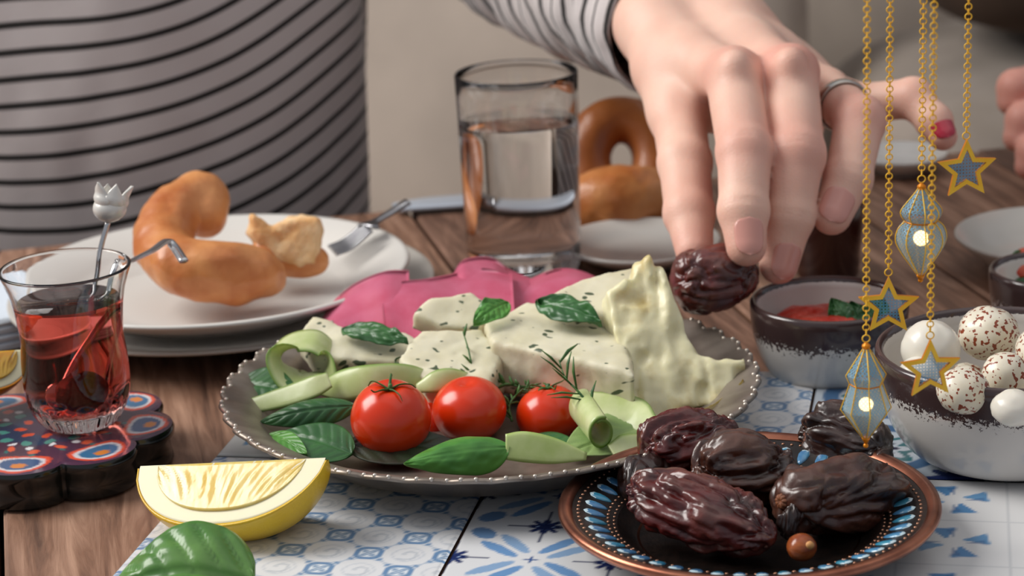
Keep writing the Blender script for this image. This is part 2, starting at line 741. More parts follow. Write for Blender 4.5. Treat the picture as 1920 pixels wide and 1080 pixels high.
def pat_flower(u, v):
    c = np.tile(np.array(lin('dddee0')), (len(u), 1))
    n = 2.0
    a, b = u * n, v * n
    x, y = a - np.floor(a) - .5, b - np.floor(b) - .5
    for k in range(4):
        th = PI / 4 + k * PI / 2
        xr = x * math.cos(th) + y * math.sin(th)
        yr = -x * math.sin(th) + y * math.cos(th)
        for sgn in (-1, 1):
            d = ((xr - 0.26) / 0.17) ** 2 + ((yr - sgn * (0.045 + 0.10 * (xr - .1))) / 0.045) ** 2
            c = mixc(c, (1 - ss(d, 0.85, 1.1)), '6d96c4' if sgn > 0 else '8aa9cc')
        d = ((xr - 0.52) / 0.10) ** 2 + (yr / 0.07) ** 2
        c = mixc(c, (1 - ss(d, 0.85, 1.1)) * 0.9, '4f7fb0')
    for (sx, sy) in ((0.5, 0), (-0.5, 0), (0, 0.5), (0, -0.5)):
        X, Y = x - sx, y - sy
        c = mixc(c, star_shape(X, Y, 0.12), '1f2f63')
        ln = (1 - ss(np.minimum(np.abs(X) / 1.0, np.abs(Y) / 1.0) - 0.0, 0.006, 0.018 )) * (np.maximum(np.abs(X), np.abs(Y)) < 0.24)
        c = mixc(c, ln * 0.9, '1b2a58')
        for t in range(6):
            tx, ty = 0.05 * math.cos(t * PI / 3), 0.05 * math.sin(t * PI / 3)
            c = mixc(c, 1 - ss(np.hypot(X - tx, Y - ty), 0.006, 0.012), '9fb6d8')
    c = mixc(c, star_shape(x, y, 0.05, 4, .3), '35568f')
    return c


def pat_pinwheel(u, v):
    c = np.tile(np.array(lin('dcdcdc')), (len(u), 1))
    n = 3.0
    a, b = u * n, v * n
    x, y = a - np.floor(a) - .5, b - np.floor(b) - .5
    for k in range(4):
        th = k * PI / 2 + 0.15
        xr = x * math.cos(th) + y * math.sin(th)
        yr = -x * math.sin(th) + y * math.cos(th)
        tri = np.maximum(np.abs(yr - 0.05) - 0.5 * (xr - 0.07), xr - 0.33)
        c = mixc(c, 1 - ss(tri, -0.012, 0.006), '4e86b8' if k % 2 else '5f93bf')
        tri2 = np.maximum(np.abs(yr + 0.02) - 0.3 * (xr - 0.1), xr - 0.30)
        c = mixc(c, (1 - ss(tri2, -0.012, 0.004)) * 0.6, '2f5f93')
    d = np.minimum(np.abs(a - np.round(a)), np.abs(b - np.round(b)))
    c = mixc(c, (1 - ss(d, 0.004, 0.014)) * 0.35, '9aa0a8')
    return c


def pat_teal(u, v):
    c = np.tile(np.array(lin('b6bfc8')), (len(u), 1))
    n = 2.0
    a, b = u * n, v * n
    x, y = a - np.floor(a) - .5, b - np.floor(b) - .5
    rr = np.hypot(x, y)
    th = np.arctan2(y, x)
    c = mixc(c, 1 - ss(np.abs(rr - 0.38), 0.05, 0.07), '3f6187')
    c = mixc(c, 1 - ss(np.abs(rr - 0.22 - 0.05 * np.cos(8 * th)), 0.03, 0.05), '2d6a72')
    c = mixc(c, star_shape(x, y, 0.14, 8, .5), '1c2440')
    c = mixc(c, star_shape(np.abs(x) - .5, np.abs(y) - .5, 0.2, 8, .5), '24346a')
    return c


M_tile = mat('printed_tile_glaze', 'ffffff', 0.22, attr='paint', coat=0.3, spec=0.4)
M_grout = mat('grout', '5f4436', 0.8, c2='4a342a', scale=60)
uu, vv = tgrid()
top_f = grid_faces(G + 1, G + 1)


def tile_mesh(pat, name):
    col = pat(uu, vv)
    gap = 0.0012
    x = gap / 2 + uu * (TS - gap)
    y = gap / 2 + vv * (TS - gap)
    e = np.minimum(np.minimum(uu, 1 - uu), np.minimum(vv, 1 - vv)) * TS
    z = -0.0006 * np.clip(1 - e / 0.0011, 0, 1) ** 2
    V = np.array(tuple(RU))[None] * x[:, None] + np.array(tuple(RV))[None] * y[:, None]
    V[:, 2] += z
    n = len(V)
    rim = [i * (G + 1) for i in range(G + 1)] + [G * (G + 1) + j for j in range(1, G + 1)] + \
          [i * (G + 1) + G for i in range(G - 1, -1, -1)] + [j for j in range(G - 1, 0, -1)]
    low = V[rim].copy()
    low[:, 2] = -TH + 0.0008
    V = np.vstack([V, low])
    col = np.vstack([col, np.tile(np.array(lin('c9b9a6')), (len(rim), 1))])
    F = [tuple(reversed(q)) if False else q for q in top_f]
    m = len(rim)
    F = [q for q in F] + [(rim[k], rim[(k + 1) % m], n + (k + 1) % m, n + k) for k in range(m)]
    me = bpy.data.meshes.new(name)
    me.from_pydata(V.tolist(), [], F)
    smooth(me, True)
    a = me.color_attributes.new('paint', 'FLOAT_COLOR', 'POINT')
    c4 = np.ones((len(V), 4), dtype=np.float32)
    c4[:, :3] = col
    a.data.foreach_set('color', c4.ravel())
    me.materials.append(M_tile)
    return me


mat_root = thing('tile_trivet', 'blue and white patterned ceramic tile panel under the salad platter and date plate', 'tile panel', T0 - Vector((0, 0, TH)))
TM = {k: tile_mesh(fn, 'tile') for k, fn in (('a', pat_lattice), ('b', pat_flower), ('c', pat_pinwheel), ('d', pat_teal))}
layout = {(-1, 0): 'b', (-1, 1): 'c', (-1, 2): 'a', (-1, 3): 'b', (0, 0): 'a', (0, 1): 'b', (0, 2): 'c', (0, 3): 'c', (1, 0): 'c', (1, 1): 'a', (1, 2): 'd', (1, 3): 'b'}
for (r, cI), k in layout.items():
    loc = T0 + RU * (cI * TS) + RV * (r * TS)
    o = inst('tile', TM[k], mat_root, loc)
cc = T0 + RU * (2 * TS) + RV * (0.5 * TS) - Vector((0, 0, TH - 0.0021))
v, f = box((0, 0, 0), (4 * TS, 3 * TS, 0.0036), None)
v = np.array(tuple(cc))[None] + v[:, :1] * np.array(tuple(RU)) + v[:, 1:2] * np.array(tuple(RV)) + v[:, 2:] * np.array((0, 0, 1.0))
mesh('grout_bed', v, f, M_grout, mat_root, smooth_on=False)
# ------------------------------------------------------------------ date plate (copper with enamel petals)
M_copper = mat('polished_copper', 'b87b62', 0.3, 1.0, c2='8f5a48', scale=60, bump=0.15, bscale=200, bdist=0.0004)
M_black = mat('black_enamel', '14100f', 0.35, c2='241a16', scale=300, bump=0.3, bscale=900, bdist=0.0003)
M_petal = mat('teal_enamel', '2f7fa3', 0.15, c2='4e97ad', scale=120, coat=0.6)
M_petal2 = mat('blue_enamel', '3a6f9f', 0.15, c2='5f9cc0', scale=120, coat=0.6)
M_white = mat('pale_enamel', 'bcd3dc', 0.15, coat=0.6)
M_cbead = mat('copper_bead_metal', 'b98a70', 0.3, 0.9)

TOP = TH
zr = 0.0205
l, r = P(1046, 957, zr), P(1762, 934, zr)
DP = (l + r) / 2
DR = (r - l).length / 2
DP.z = TOP
dh = zr - TOP
DPC = DP.copy()
k = DR / 0.0688
prof_out = [(0.0005, 0.0012), (0.030 * k, 0.001), (0.031 * k, 0.0), (0.034 * k, 0.0), (0.035 * k, 0.002), (0.050 * k, 0.006), (0.064 * k, dh - 0.003), (0.0678 * k, dh - 0.0014)]
prof_rim = [(0.0688 * k, dh + 0.0002), (0.0684 * k, dh + 0.0016), (0.067 * k, dh + 0.0022), (0.0650 * k, dh + 0.0018), (0.0636 * k, dh + 0.0006)]
flg = [(0.0636 * k, dh + 0.0004), (0.058 * k, dh - 0.0014), (0.052 * k, dh - 0.0036), (0.0475 * k, dh - 0.0058)]
well = [(0.0475 * k, dh - 0.0058), (0.044 * k, dh - 0.009), (0.040 * k, 0.0032), (0.0005, 0.0030)]
plate = thing('date_plate', 'small round copper plate with a black band of blue enamel petals, holding dates', 'plate', DP)
v, f = lathe(prof_out + prof_rim, 128, DP)
mesh('copper_rim', v, f, M_copper, plate)
v, f = lathe(flg, 128, DP)
mesh('enamel_band', v, f, M_black, plate)
v, f = lathe(well, 96, DP)
mesh('well', v, f, M_black, plate)


def flz(r):
    r = r / k
    xs = [0.0475, 0.052, 0.058, 0.0636]
    zs = [dh - 0.0058, dh - 0.0036, dh - 0.0014, dh + 0.0004]
    return float(np.interp(r, xs, zs))


def petal_mesh(nm, m1):
    v, f = [], []
    nu, nv = 10, 4
    for i in range(nu):
        a = 2 * PI * i / nu
        for j in range(nv + 1):
            b = j / nv * PI / 2
            x = math.cos(a) * math.cos(b)
            y = math.sin(a) * math.cos(b)
            y *= 0.75 + 0.25 * x
            v.append((x * 0.0044, y * 0.0029, math.sin(b) * 0.0008))
    f = grid_faces(nu, nv + 1, closed_u=True)
    me = bpy.data.meshes.new(nm)
    me.from_pydata(v, [], f)
    smooth(me)
    me.materials.append(m1)
    me.materials.append(M_white)
    me.polygons.foreach_set('material_index', [1 if sum(v[i][0] for i in q) / 4 > 0.0022 else 0 for q in f])
    return me


pm = [petal_mesh('enamel_petal', M_petal), petal_mesh('enamel_petal', M_petal2)]
NP = 47
for i in range(NP):
    a = 2 * PI * i / NP
    rr = 0.0555 * k
    sl = math.atan2(flz(0.058 * k) - flz(0.053 * k), 0.005 * k)
    q = Matrix.Rotation(a, 3, 'Z') @ Matrix.Rotation(-sl, 3, 'Y')
    inst('enamel_petal', pm[i % 3 != 0], plate, DP + Vector((rr * math.cos(a), rr * math.sin(a), flz(rr) + 0.0001)), q.to_quaternion())
parts = []
bv, bf = superball((0, 0, 0), (1, 1, 1), 2, 8)
for (rb, n, sz) in ((0.0615, 112, 0.0014), (0.0508, 96, 0.0013), (0.0486, 92, 0.0012)):
    for i in range(n):
        a = 2 * PI * i / n
        rr = rb * k
        parts.append((bv * np.array([sz, sz, sz * 0.6]) + np.array([DP.x + rr * math.cos(a), DP.y + rr * math.sin(a), DP.z + flz(rr)]), bf))
v, f = cat(parts)
o = mesh('bead_rings', v, f, M_cbead, plate)
o['kind'] = 'stuff'


# ------------------------------------------------------------------ dates
def date_mat(name, c1, c2, rough=0.28, c3=None):
    m, nt, b = new_mat(name)
    a = N(nt, 'ShaderNodeAttribute', attribute_name='crease')
    v = coords(nt)
    nz = N(nt, 'ShaderNodeTexNoise')
    nz.inputs['Scale'].default_value = 90
    nz.inputs['Detail'].default_value = 4
    nt.links.new(v, nz.inputs['Vector'])
    base = ramp(nt, nz.outputs['Fac'], [(0.35, lin(c1)), (0.65, lin(c2))])
    mx = N(nt, 'ShaderNodeMix', data_type='RGBA')
    nt.links.new(a.outputs['Fac'], mx.inputs[0])
    nt.links.new(base, mx.inputs[6])
    mx.inputs[7].default_value = (*lin(c3 or '8a5440'), 1)
    nt.links.new(mx.outputs[2], b.inputs['Base Color'])
    b.inputs['Roughness'].default_value = rough
    b.inputs['Specular IOR Level'].default_value = 0.6
    b.inputs['Coat Weight'].default_value = 0.4
    b.inputs['Coat Roughness'].default_value = 0.25
    b.inputs['Subsurface Weight'].default_value = 0.08
    b.inputs['Subsurface Radius'].default_value = (0.004, 0.001, 0.0005)
    bp = N(nt, 'ShaderNodeBump')
    bp.inputs['Strength'].default_value = 0.35
    bp.inputs['Distance'].default_value = 0.0006
    n2 = N(nt, 'ShaderNodeTexNoise')
    n2.inputs['Scale'].default_value = 420
    n2.inputs['Detail'].default_value = 3
    nt.links.new(v, n2.inputs['Vector'])
    nt.links.new(n2.outputs['Fac'], bp.inputs['Height'])
    nt.links.new(bp.outputs['Normal'], b.inputs['Normal'])
    return m


M_dateR = date_mat('date_skin_red', '5a120e', '360a08', 0.33, '8a5548')
M_dateD = date_mat('date_skin_dark', '33180f', '1c0d0a', 0.36, '6a5048')
M_dateB = date_mat('date_skin_brown', '4c2110', '260f08', 0.33, '7a5444')
M_cap = mat('date_cap', '8f5636', 0.6, c2='5b3320', scale=300, bump=0.5)


def make_date(label, c, axis, L, w, h, seed, m, cap=True, amp=0.0013, freq=1.0, plump=2.4, group='medjool style dates on the copper plate', up=(0, 0, 1), cat_='date', name='date'):
    c = Vector(c)
    X = Vector(axis).normalized()
    Z = (Vector(up) - X * Vector(up).dot(X)).normalized()
    Y = Z.cross(X)
    nu, nv = 150, 110
    t = np.linspace(-1, 1, nu)
    t = np.sign(t) * (1 - (1 - np.abs(t)) ** 1.5)
    a = np.linspace(0, 2 * PI, nv, endpoint=False)
    T, A = np.meshgrid(t, a, indexing='ij')
    T, A = T.ravel(), A.ravel()
    rad = np.maximum(1 - np.abs(T) ** plump, 0) ** 0.5 * (1 - 0.10 * T)
    lump = 1 + 0.10 * fbm(np.stack([T * 1.2, np.cos(A), np.sin(A)], -1), seed, 2)
    x = T * L / 2
    y = rad * np.cos(A) * w / 2 * lump
    z = rad * np.sin(A) * h / 2 * lump
    q = np.stack([x * 42, y * 150, z * 150], -1) * freq
    q = q + 0.9 * np.stack([fbm(q * 0.45, seed + 1, 2), fbm(q * 0.45, seed + 2, 2), fbm(q * 0.45, seed + 3, 2)], -1)
    n1 = np.abs(vnoise(q, seed + 5))
    n2 = np.abs(vnoise(q * 1.9, seed + 8))
    n3 = np.abs(vnoise(q * np.array([4.5, 3.2, 3.2]), seed + 11))
    big = vnoise(q * 0.33, seed + 13)
    D = amp * 1.15 * (1.2 * np.minimum(n1, 0.5) / 0.5 + 0.55 * np.minimum(n2, .5) / .5 + 0.38 * n3 + 0.7 * big - 1.2)
    D = D * np.clip(rad * 1.6, 0.15, 1)
    n = np.stack([T * 0.5, np.cos(A), np.sin(A)], -1)
    n /= np.linalg.norm(n, axis=1)[:, None]
    p = np.stack([x, y, z], -1) + n * D[:, None]
    crease = np.clip((np.minimum(n1, .5) / .5) ** 2 * 0.5 + 0.2 * n2 - 0.25, 0, 1) * 0.8
    V = p @ np.array([tuple(X), tuple(Y), tuple(Z)]) + np.array(c)
    F = grid_faces(nu, nv, closed_v=True)
    F = [tuple(reversed(q)) for q in F]
    if cap:
        root = thing(name, label, cat_, c, group)
        mesh('skin', V, F, m, root, attr={'crease': crease})
        ends = []
        cc = c - X * (L / 2 - 0.0012)
        for i in range(9):
            th = 2 * PI * i / 9
            d = Y * math.cos(th) + Z * math.sin(th)
            ends.append(tube([cc - X * 0.001, cc - X * 0.0012 + d * 0.0018, cc + d * 0.0034 + X * 0.001], [0.0009, 0.001, 0.0004], 6))
        v2, f2 = cat(ends)
        mesh('stem_cap', v2, f2, M_cap, root)
        return root
    o = mesh(name, V, F, m, base=c, attr={'crease': crease})
    tag(o, label, cat_, group)
    return o


def axis_px(p0, p1):
    return (Vector(p1) - Vector(p0)).normalized()


# front long date
a0, a1 = W(1178, 915, 0.785), W(1455, 1008, 0.755)
make_date('long reddish brown wrinkled date at the front of the copper plate', (a0 + a1) / 2, axis_px(a0, a1), (a1 - a0).length, 0.0265, 0.0262, 3, M_dateR, amp=0.0021, freq=1.25, cap=False)
a0, a1 = W(1170, 912, 0.800), W(1255, 875, 0.832)
make_date('small greyish brown date tucked behind the long front date at the left', (a0 + a1) / 2, axis_px(a0, a1), 0.030, 0.017, 0.0195, 11, M_dateD, cap=False, amp=0.0013)
a0, a1 = W(1196, 850, 0.826), W(1392, 812, 0.822)
make_date('plump dark red date at the back left of the pile, beside the cheese', (a0 + a1) / 2, axis_px(a0, a1), (a1 - a0).length, 0.025, 0.0245, 21, M_dateR, cap=False, amp=0.0018, freq=1.3)
a0, a1 = W(1292, 905, 0.800), W(1490, 868, 0.808)
make_date('dark glossy date with an amber shoulder in the middle of the pile', (a0 + a1) / 2 , axis_px(a0, a1), (a1 - a0).length, 0.028, 0.0315, 34, M_dateB, amp=0.0030, freq=0.75, cap=False)
a0, a1 = W(1464, 940, 0.768), W(1692, 912, 0.800)
make_date('large dark brown date at the right with its pale stem cap turned forward', (a0 + a1) / 2, axis_px(a0, a1), (a1 - a0).length, 0.030, 0.0290, 45, M_dateB, amp=0.0028, freq=0.7)
a0, a1 = W(1505, 800, 0.845), W(1672, 868, 0.825)
make_date('grey brown wrinkled date at the back right of the pile under the lantern', (a0 + a1) / 2, axis_px(a0, a1), (a1 - a0).length, 0.026, 0.029, 57, M_dateD, cap=False, amp=0.0024)
a0, a1 = W(1580, 925, 0.815), W(1700, 900, 0.835)
make_date('very dark date in shadow at the right edge of the pile', (a0 + a1) / 2, axis_px(a0, a1), 0.03, 0.022, 0.020, 63, M_dateD, cap=False)
a0, a1 = W(1380, 930, 0.825), W(1500, 925, 0.815)
make_date('blackish date lying low in the middle between the front dates', (a0 + a1) / 2 - Vector((0, 0, 0.006)), axis_px(a0, a1), 0.034, 0.02, 0.018, 77, M_dateD, cap=False)
a0, a1 = W(1395, 812, 0.86), W(1490, 830, 0.86)
make_date('dark shaded date at the back of the copper plate behind the amber date', (a0 + a1) / 2 - Vector((0, 0, 0.009)), axis_px(a0, a1), 0.036, 0.02, 0.019, 81, M_dateD, cap=False)
pt = W(1482, 978, 0.765)
make_date('small black shrivelled raisin beside the hazelnut on the copper plate', pt, (0.2, 0.3, 1), 0.0135, 0.0085, 0.009, 91, M_dateD, cap=False, amp=0.0012, freq=1.8, group='', cat_='raisin', name='raisin', up=(0, -1, 0))
# hazelnut
pn = W(1503, 1026, 0.752)
nut = thing('hazelnut', 'small orange brown hazelnut on the copper plate in front of the raisin', 'nut', pn)
M_nut = mat('hazelnut_shell', 'a85a2c', 0.3, c2='7c3414', scale=160, stretch=(1, 1, 3), coat=0.3)
v, f = superball(pn, (0.0104, 0.0104, 0.0096), 2.0, 32, 0.03, 4)
mesh('shell', v, f, M_nut, nut)
v, f = superball(pn + Vector((0.0022, -0.0038, 0.0022)), (0.0034, 0.0026, 0.003), 2.0, 16, 0.1, 5)
mesh('pale_scar', v, f, mat('hazelnut_scar', 'd59a5e', 0.6), nut)

# ------------------------------------------------------------------ salad platter
M_silver = mat('tarnished_silver', 'a0958a', 0.4, 0.65, c2='7d7167', scale=50, bump=0.12, bscale=160, bdist=0.0006)
M_sbead = mat('silver_bead_metal', 'c4bbb0', 0.35, 0.8)
zs = 0.0265
l, r = P(416, 738, zs), P(1421, 690, zs)
SP = (l + r) / 2
SR = (r - l).length / 2
SP.z = TOP
hh = zs - TOP
NS = 42


def rm(t, r):
    return 0.018 * (abs(math.cos(t * NS / 2)) - 0.6) * max(0, min(1, (r / SR - 0.8) / 0.2))


def zm(t, r):
    return 0.0012 * (abs(math.cos(t * NS / 2)) - 0.6) * max(0, min(1, (r / SR - 0.8) / 0.2))


prof = [(0.0005, 0.0015), (0.055, 0.0012), (0.056, 0.0), (0.06, 0.0), (0.062, 0.002), (0.085, 0.0045), (0.106 * SR / .12, hh - 0.006), (SR - 0.002, hh - 0.0012), (SR, hh - 0.0002),
        (SR - 0.0006, hh + 0.0012), (SR - 0.003, hh + 0.0008), (0.106 * SR / .12, hh - 0.0032), (0.090, 0.0095), (0.080, 0.0058), (0.060, 0.0045), (0.0005, 0.0042)]
platter = thing('salad_platter', 'wide tarnished silver platter with a scalloped beaded rim, holding cheese and salad', 'platter', SP)
v, f = lathe(prof, 336, SP, rm, zm)
mesh('dish', v, f, M_silver, platter)
bme = bpy.data.meshes.new('bead')
bv, bf = superball((0, 0, 0), (1, 1, 1), 2, 12)
bme.from_pydata(bv.tolist(), [], bf)
smooth(bme)
bme.materials.append(M_sbead)
NB = 126
for i in range(NB):
    t = 2 * PI * (i + 0.5) / NB
    rr = (SR - 0.0012) * (1 + rm(t, SR))
    inst('bead', bme, platter, SP + Vector((rr * math.cos(t), rr * math.sin(t), hh + 0.0009 + zm(t, SR))), scale=0.0020)

# ------------------------------------------------------------------ stacked white plates
M_china = mat('white_china', 'd8d5cf', 0.22, coat=0.4, sss=0.0)
M_china2 = mat('grey_china', 'bdb8b0', 0.28, coat=0.3)


def china(name, label, l, r, z0, z1, m, fl=0.62, group=None, thick=0.0022):
    c = (l + r) / 2
    R = (r - l).length / 2
    c = Vector((c.x, c.y, z0))
    h = z1 - z0
    pr = [(0.0005, 0.0012), (R * 0.5, 0.001), (R * 0.51, 0), (R * 0.54, 0), (R * 0.56, 0.0015), (R * 0.75, h * 0.35), (R * 0.985, h - thick), (R, h - thick * 0.5), (R * 0.995, h),
          (R * 0.97, h), (R * 0.78, h * 0.35 + thick), (R * fl, 0.0042), (R * 0.5, 0.0036), (0.0005, 0.0034)]
    v, f = lathe(pr, 96, c)
    o = mesh(name, v, f, m, base=c)
    tag(o, label, 'plate', group)
    return c, R


LP2, LR2 = china('dinner_plate', 'lower grey white plate of the left stack', P(12, 567, 0.016), P(812, 498, 0.016), 0.0, 0.016, M_china2)
LP1, LR1 = china('side_plate', 'upper white plate of the left stack, with bread and a fork', P(36, 520, 0.032), P(768, 476, 0.032), 0.0125, 0.032, M_china, fl=0.7)
china('white_plate', 'white plate with a grey ring at the far right edge', P(1800, 452, 0.02), P(2170, 420, 0.02), 0.0, 0.02, M_china2)
china('bread_plate', 'small white plate beneath the bread rings behind the water glass', P(1050, 455, 0.012), P(1350, 440, 0.012), 0.0, 0.012, M_china)
china('saucer', 'small white saucer standing far back behind the hand', P(1600, 290, 0.012), P(1775, 280, 0.012), 0.0, 0.012, M_china)


# ------------------------------------------------------------------ speckled bowls
def bowl_mat(name, inner=False):
    m, nt, b = new_mat(name)
    tc = N(nt, 'ShaderNodeTexCoord')
    sep = N(nt, 'ShaderNodeSeparateXYZ')
    nt.links.new(tc.outputs['Object'], sep.inputs[0])
    a = N(nt, 'ShaderNodeAttribute', attribute_name='rimd')
    nz = N(nt, 'ShaderNodeTexNoise')
    nz.inputs['Scale'].default_value = 620
    nz.inputs['Detail'].default_value = 5
    nz.inputs['Roughness'].default_value = 0.7
    nt.links.new(tc.outputs['Object'], nz.inputs['Vector'])
    md = N(nt, 'ShaderNodeMath', operation='MULTIPLY_ADD')
    nt.links.new(nz.outputs['Fac'], md.inputs[0])
    md.inputs[1].default_value = 0.024
    md.inputs[2].default_value = -0.0005
    lt = N(nt, 'ShaderNodeMath', operation='LESS_THAN')
    nt.links.new(a.outputs['Fac'], lt.inputs[0])
    nt.links.new(md.outputs[0], lt.inputs[1])
    mx = N(nt, 'ShaderNodeMix', data_type='RGBA')
    nt.links.new(lt.outputs[0], mx.inputs[0])
    mx.inputs[6].default_value = (*lin('cfcac4'), 1)
    mx.inputs[7].default_value = (*lin('40302f'), 1)
    nt.links.new(mx.outputs[2], b.inputs['Base Color'])
    b.inputs['Roughness'].default_value = 0.2
    b.inputs['Coat Weight'].default_value = 0.4
    return m


M_bowl = bowl_mat('speckled_glaze')
M_bowl_in = mat('bowl_inner_glaze', 'cdc8c1', 0.2, coat=0.4)


def bowl(name, label, c, R, H, foot, group=None, band=0.008):
    c = Vector(c)
    out = [(0.0005, 0.0015), (foot * .9, 0.001), (foot, 0.0), (foot * 1.12, 0.0012)]
    for i in range(1, 17):
        t = i / 16
        out.append((foot * 1.12 + (R - foot * 1.12) * math.sin(t * PI / 2) ** 0.9, 0.0012 + (H - 0.0012) * (1 - math.cos(t * PI / 2)) ** 0.95))
    th = 0.0032
    rim = [(R - th * 0.2, H + 0.0012), (R - th * 0.6, H + 0.0014), (R - th, H)]
    inn = []
    for i in range(1, 13):
        t = 1 - i / 12
        inn.append((max(0.0005, (R - th) * math.sin(t * PI / 2) ** 0.8), 0.004 + (H - 0.004) * (1 - math.cos(t * PI / 2)) ** 0.95))
    pr = out + rim + inn
    v, f = lathe(pr, 112, c)
    no = len(out)
    rimd = []
    for i, (r_, z_) in enumerate(pr):
        if i < no + 3:
            rimd.append(max(0, (H - z_) - band * 0.2) if i < no else 0)
        else:
            rimd.append(0.0 if (H - z_) < 0.0022 else 0.05)
    rimd = np.tile(np.array(rimd), 112)
    root = thing(name, label, 'bowl', c, group)
    fb = [q for q in f if min(i % len(pr) for i in q) < no + 3]
    fi = [q for q in f if min(i % len(pr) for i in q) >= no + 3]
    mesh('body', v, fb, M_bowl, root, attr={'rimd': rimd})
    mesh('inner_glaze', v, fi, M_bowl_in, root)
    return root


zb = 0.050
l, r = P(1645, 668, zb), P(2130, 640, zb)
BB = (l + r) / 2
BR = (r - l).length / 2
BB.z = TOP
bowl('mozzarella_bowl', 'large white bowl with a speckled brown rim, full of seasoned cheese balls', BB, BR, zb - TOP, 0.024)
zb2 = 0.037
l, r = P(1413, 588, zb2), P(1712, 572, zb2)
SB = (l + r) / 2
SBR = (r - l).length / 2
SB.z = 0.0
SB.y += 0.012
bowl('dip_bowl', 'small speckled bowl of red pepper paste between platter and large bowl', SB, SBR, zb2, 0.016)
l, r = P(1858, 515, 0.034), P(2090, 500, 0.034)
RB = (l + r) / 2
RB.z = 0.0
bowl('tomato_bowl', 'speckled bowl with cut tomatoes at the far right edge', RB, (r - l).length / 2, 0.034, 0.014)
# ------------------------------------------------------------------ leaves, ribbons, sprigs
M_leaf = mat('basil_leaf', '3c7a2c', 0.42, c2='5c9a3e', scale=60, sss=0.1, sss_r=(0.001, 0.002, 0.0005), coat=0.15)
M_leafd = mat('dark_salad_leaf', '24502a', 0.4, c2='3a6e36', scale=70, coat=0.15)
M_herb = mat('herb_green', '2f5b2c', 0.5, c2='557c3c', scale=200)
M_cuc = mat('cucumber_flesh', 'ffffff', 0.35, attr='paint', c2='e4ecd0', scale=90, sss=0.15, sss_r=(0.003, 0.004, 0.001), coat=0.2)


def leaf(name, base, tip, w, up, m=None, bend=0.0, cup=0.0, fold=0.0, seed=0, parent=None, th=0.0005, wave=0.0, side_veins=7, vein=0.0006, sharp=1.0):
    base, tip = Vector(base), Vector(tip)
    X = (tip - base)
    L = X.length
    X.normalize()
    Z = (Vector(up) - X * Vector(up).dot(X)).normalized()
    Y = Z.cross(X)
    nu, nv = 46, 27
    t = np.linspace(0.0, 1, nu)
    s = np.linspace(-1, 1, nv)
    T, Sx = [q.ravel() for q in np.meshgrid(t, s, indexing='ij')]
    hw = w / 2 * (np.sin(PI * T ** (0.75 * sharp)) ** 0.75 * 0.98 + 0.02)
    y = Sx * hw
    z = bend * np.sin(PI * T) + cup * (Sx ** 2) * hw + fold * np.abs(Sx) * hw
    z = z - vein * 1.6 * np.exp(-(Sx / 0.07) ** 2)
    ph = T * side_veins - np.abs(Sx) * 1.5
    z = z - vein * np.exp(-((ph - np.round(ph)) / 0.12) ** 2) * np.clip(np.abs(Sx) * 4, 0, 1) * (1 - Sx ** 8)
    z = z + wave * fbm(np.stack([T * 4, Sx * 2.2, 0 * T], -1), seed, 2) * L * 0.2 * (0.3 + np.abs(Sx))
    p = np.stack([T * L, y, z], -1)
    V = p @ np.array([tuple(X), tuple(Y), tuple(Z)]) + np.array(base)
    n = len(V)
    V2 = V - np.array(tuple(Z)) * th
    F = grid_faces(nu, nv)
    F2 = [tuple(i + n for i in reversed(q)) for q in F]
    rim = [i * nv for i in range(nu)] + [(nu - 1) * nv + j for j in range(1, nv)] + [i * nv + nv - 1 for i in range(nu - 2, -1, -1)] + [j for j in range(nv - 2, 0, -1)]
    k_ = len(rim)
    F3 = [(rim[i], rim[i] + n, rim[(i + 1) % k_] + n, rim[(i + 1) % k_]) for i in range(k_)]
    return mesh(name, np.vstack([V, V2]), F + F2 + F3, m or M_leaf, parent, base=None if parent else base)


def ribbon(name, pts, widths, wdir, th=0.0012, parent=None, m=None, edge='7d9c48', inner='d0d8a4', cupv=0.0, base=None):
    """peeled strip along pts; wdir one vector or one per control point"""
    wd = wdir if isinstance(wdir[0], (tuple, list, Vector)) else [wdir] * len(pts)
    ws = widths if hasattr(widths, '__len__') else [widths] * len(pts)
    arr = spline([tuple(p) + (w,) + tuple(d) for p, w, d in zip(pts, ws, wd)], 9)
    nv = 9
    V, C = [], []
    P3 = [Vector(a[:3]) for a in arr]
    for i, a in enumerate(arr):
        T = (P3[min(i + 1, len(P3) - 1)] - P3[max(i - 1, 0)]).normalized()
        D = Vector(a[4:7])
        D = (D - T * D.dot(T)).normalized()
        Nn = T.cross(D)
        ring = []
        for side in (1, -1):
            for j in range(nv):
                s = -1 + 2 * j / (nv - 1)
                s = s * side
                e = 1 - 0.6 * abs(s) ** 6
                ring.append(P3[i] + D * (s * a[3] / 2) + Nn * (side * th / 2 * e + cupv * s * s * a[3] / 2))
                C.append(lin(edge) if abs(s) > 0.86 else lin(inner))
        V += [tuple(q) for q in ring]
    m_ = nv * 2
    F = grid_faces(len(arr), m_, closed_v=True)
    F.append(tuple(range(m_)))
    F.append(tuple((len(arr) - 1) * m_ + q for q in reversed(range(m_))))
    F = [tuple(reversed(q)) for q in F]
    return mesh(name, V, F, m or M_cuc, parent, base=base or (None if parent else P3[0]), col=np.array(C))


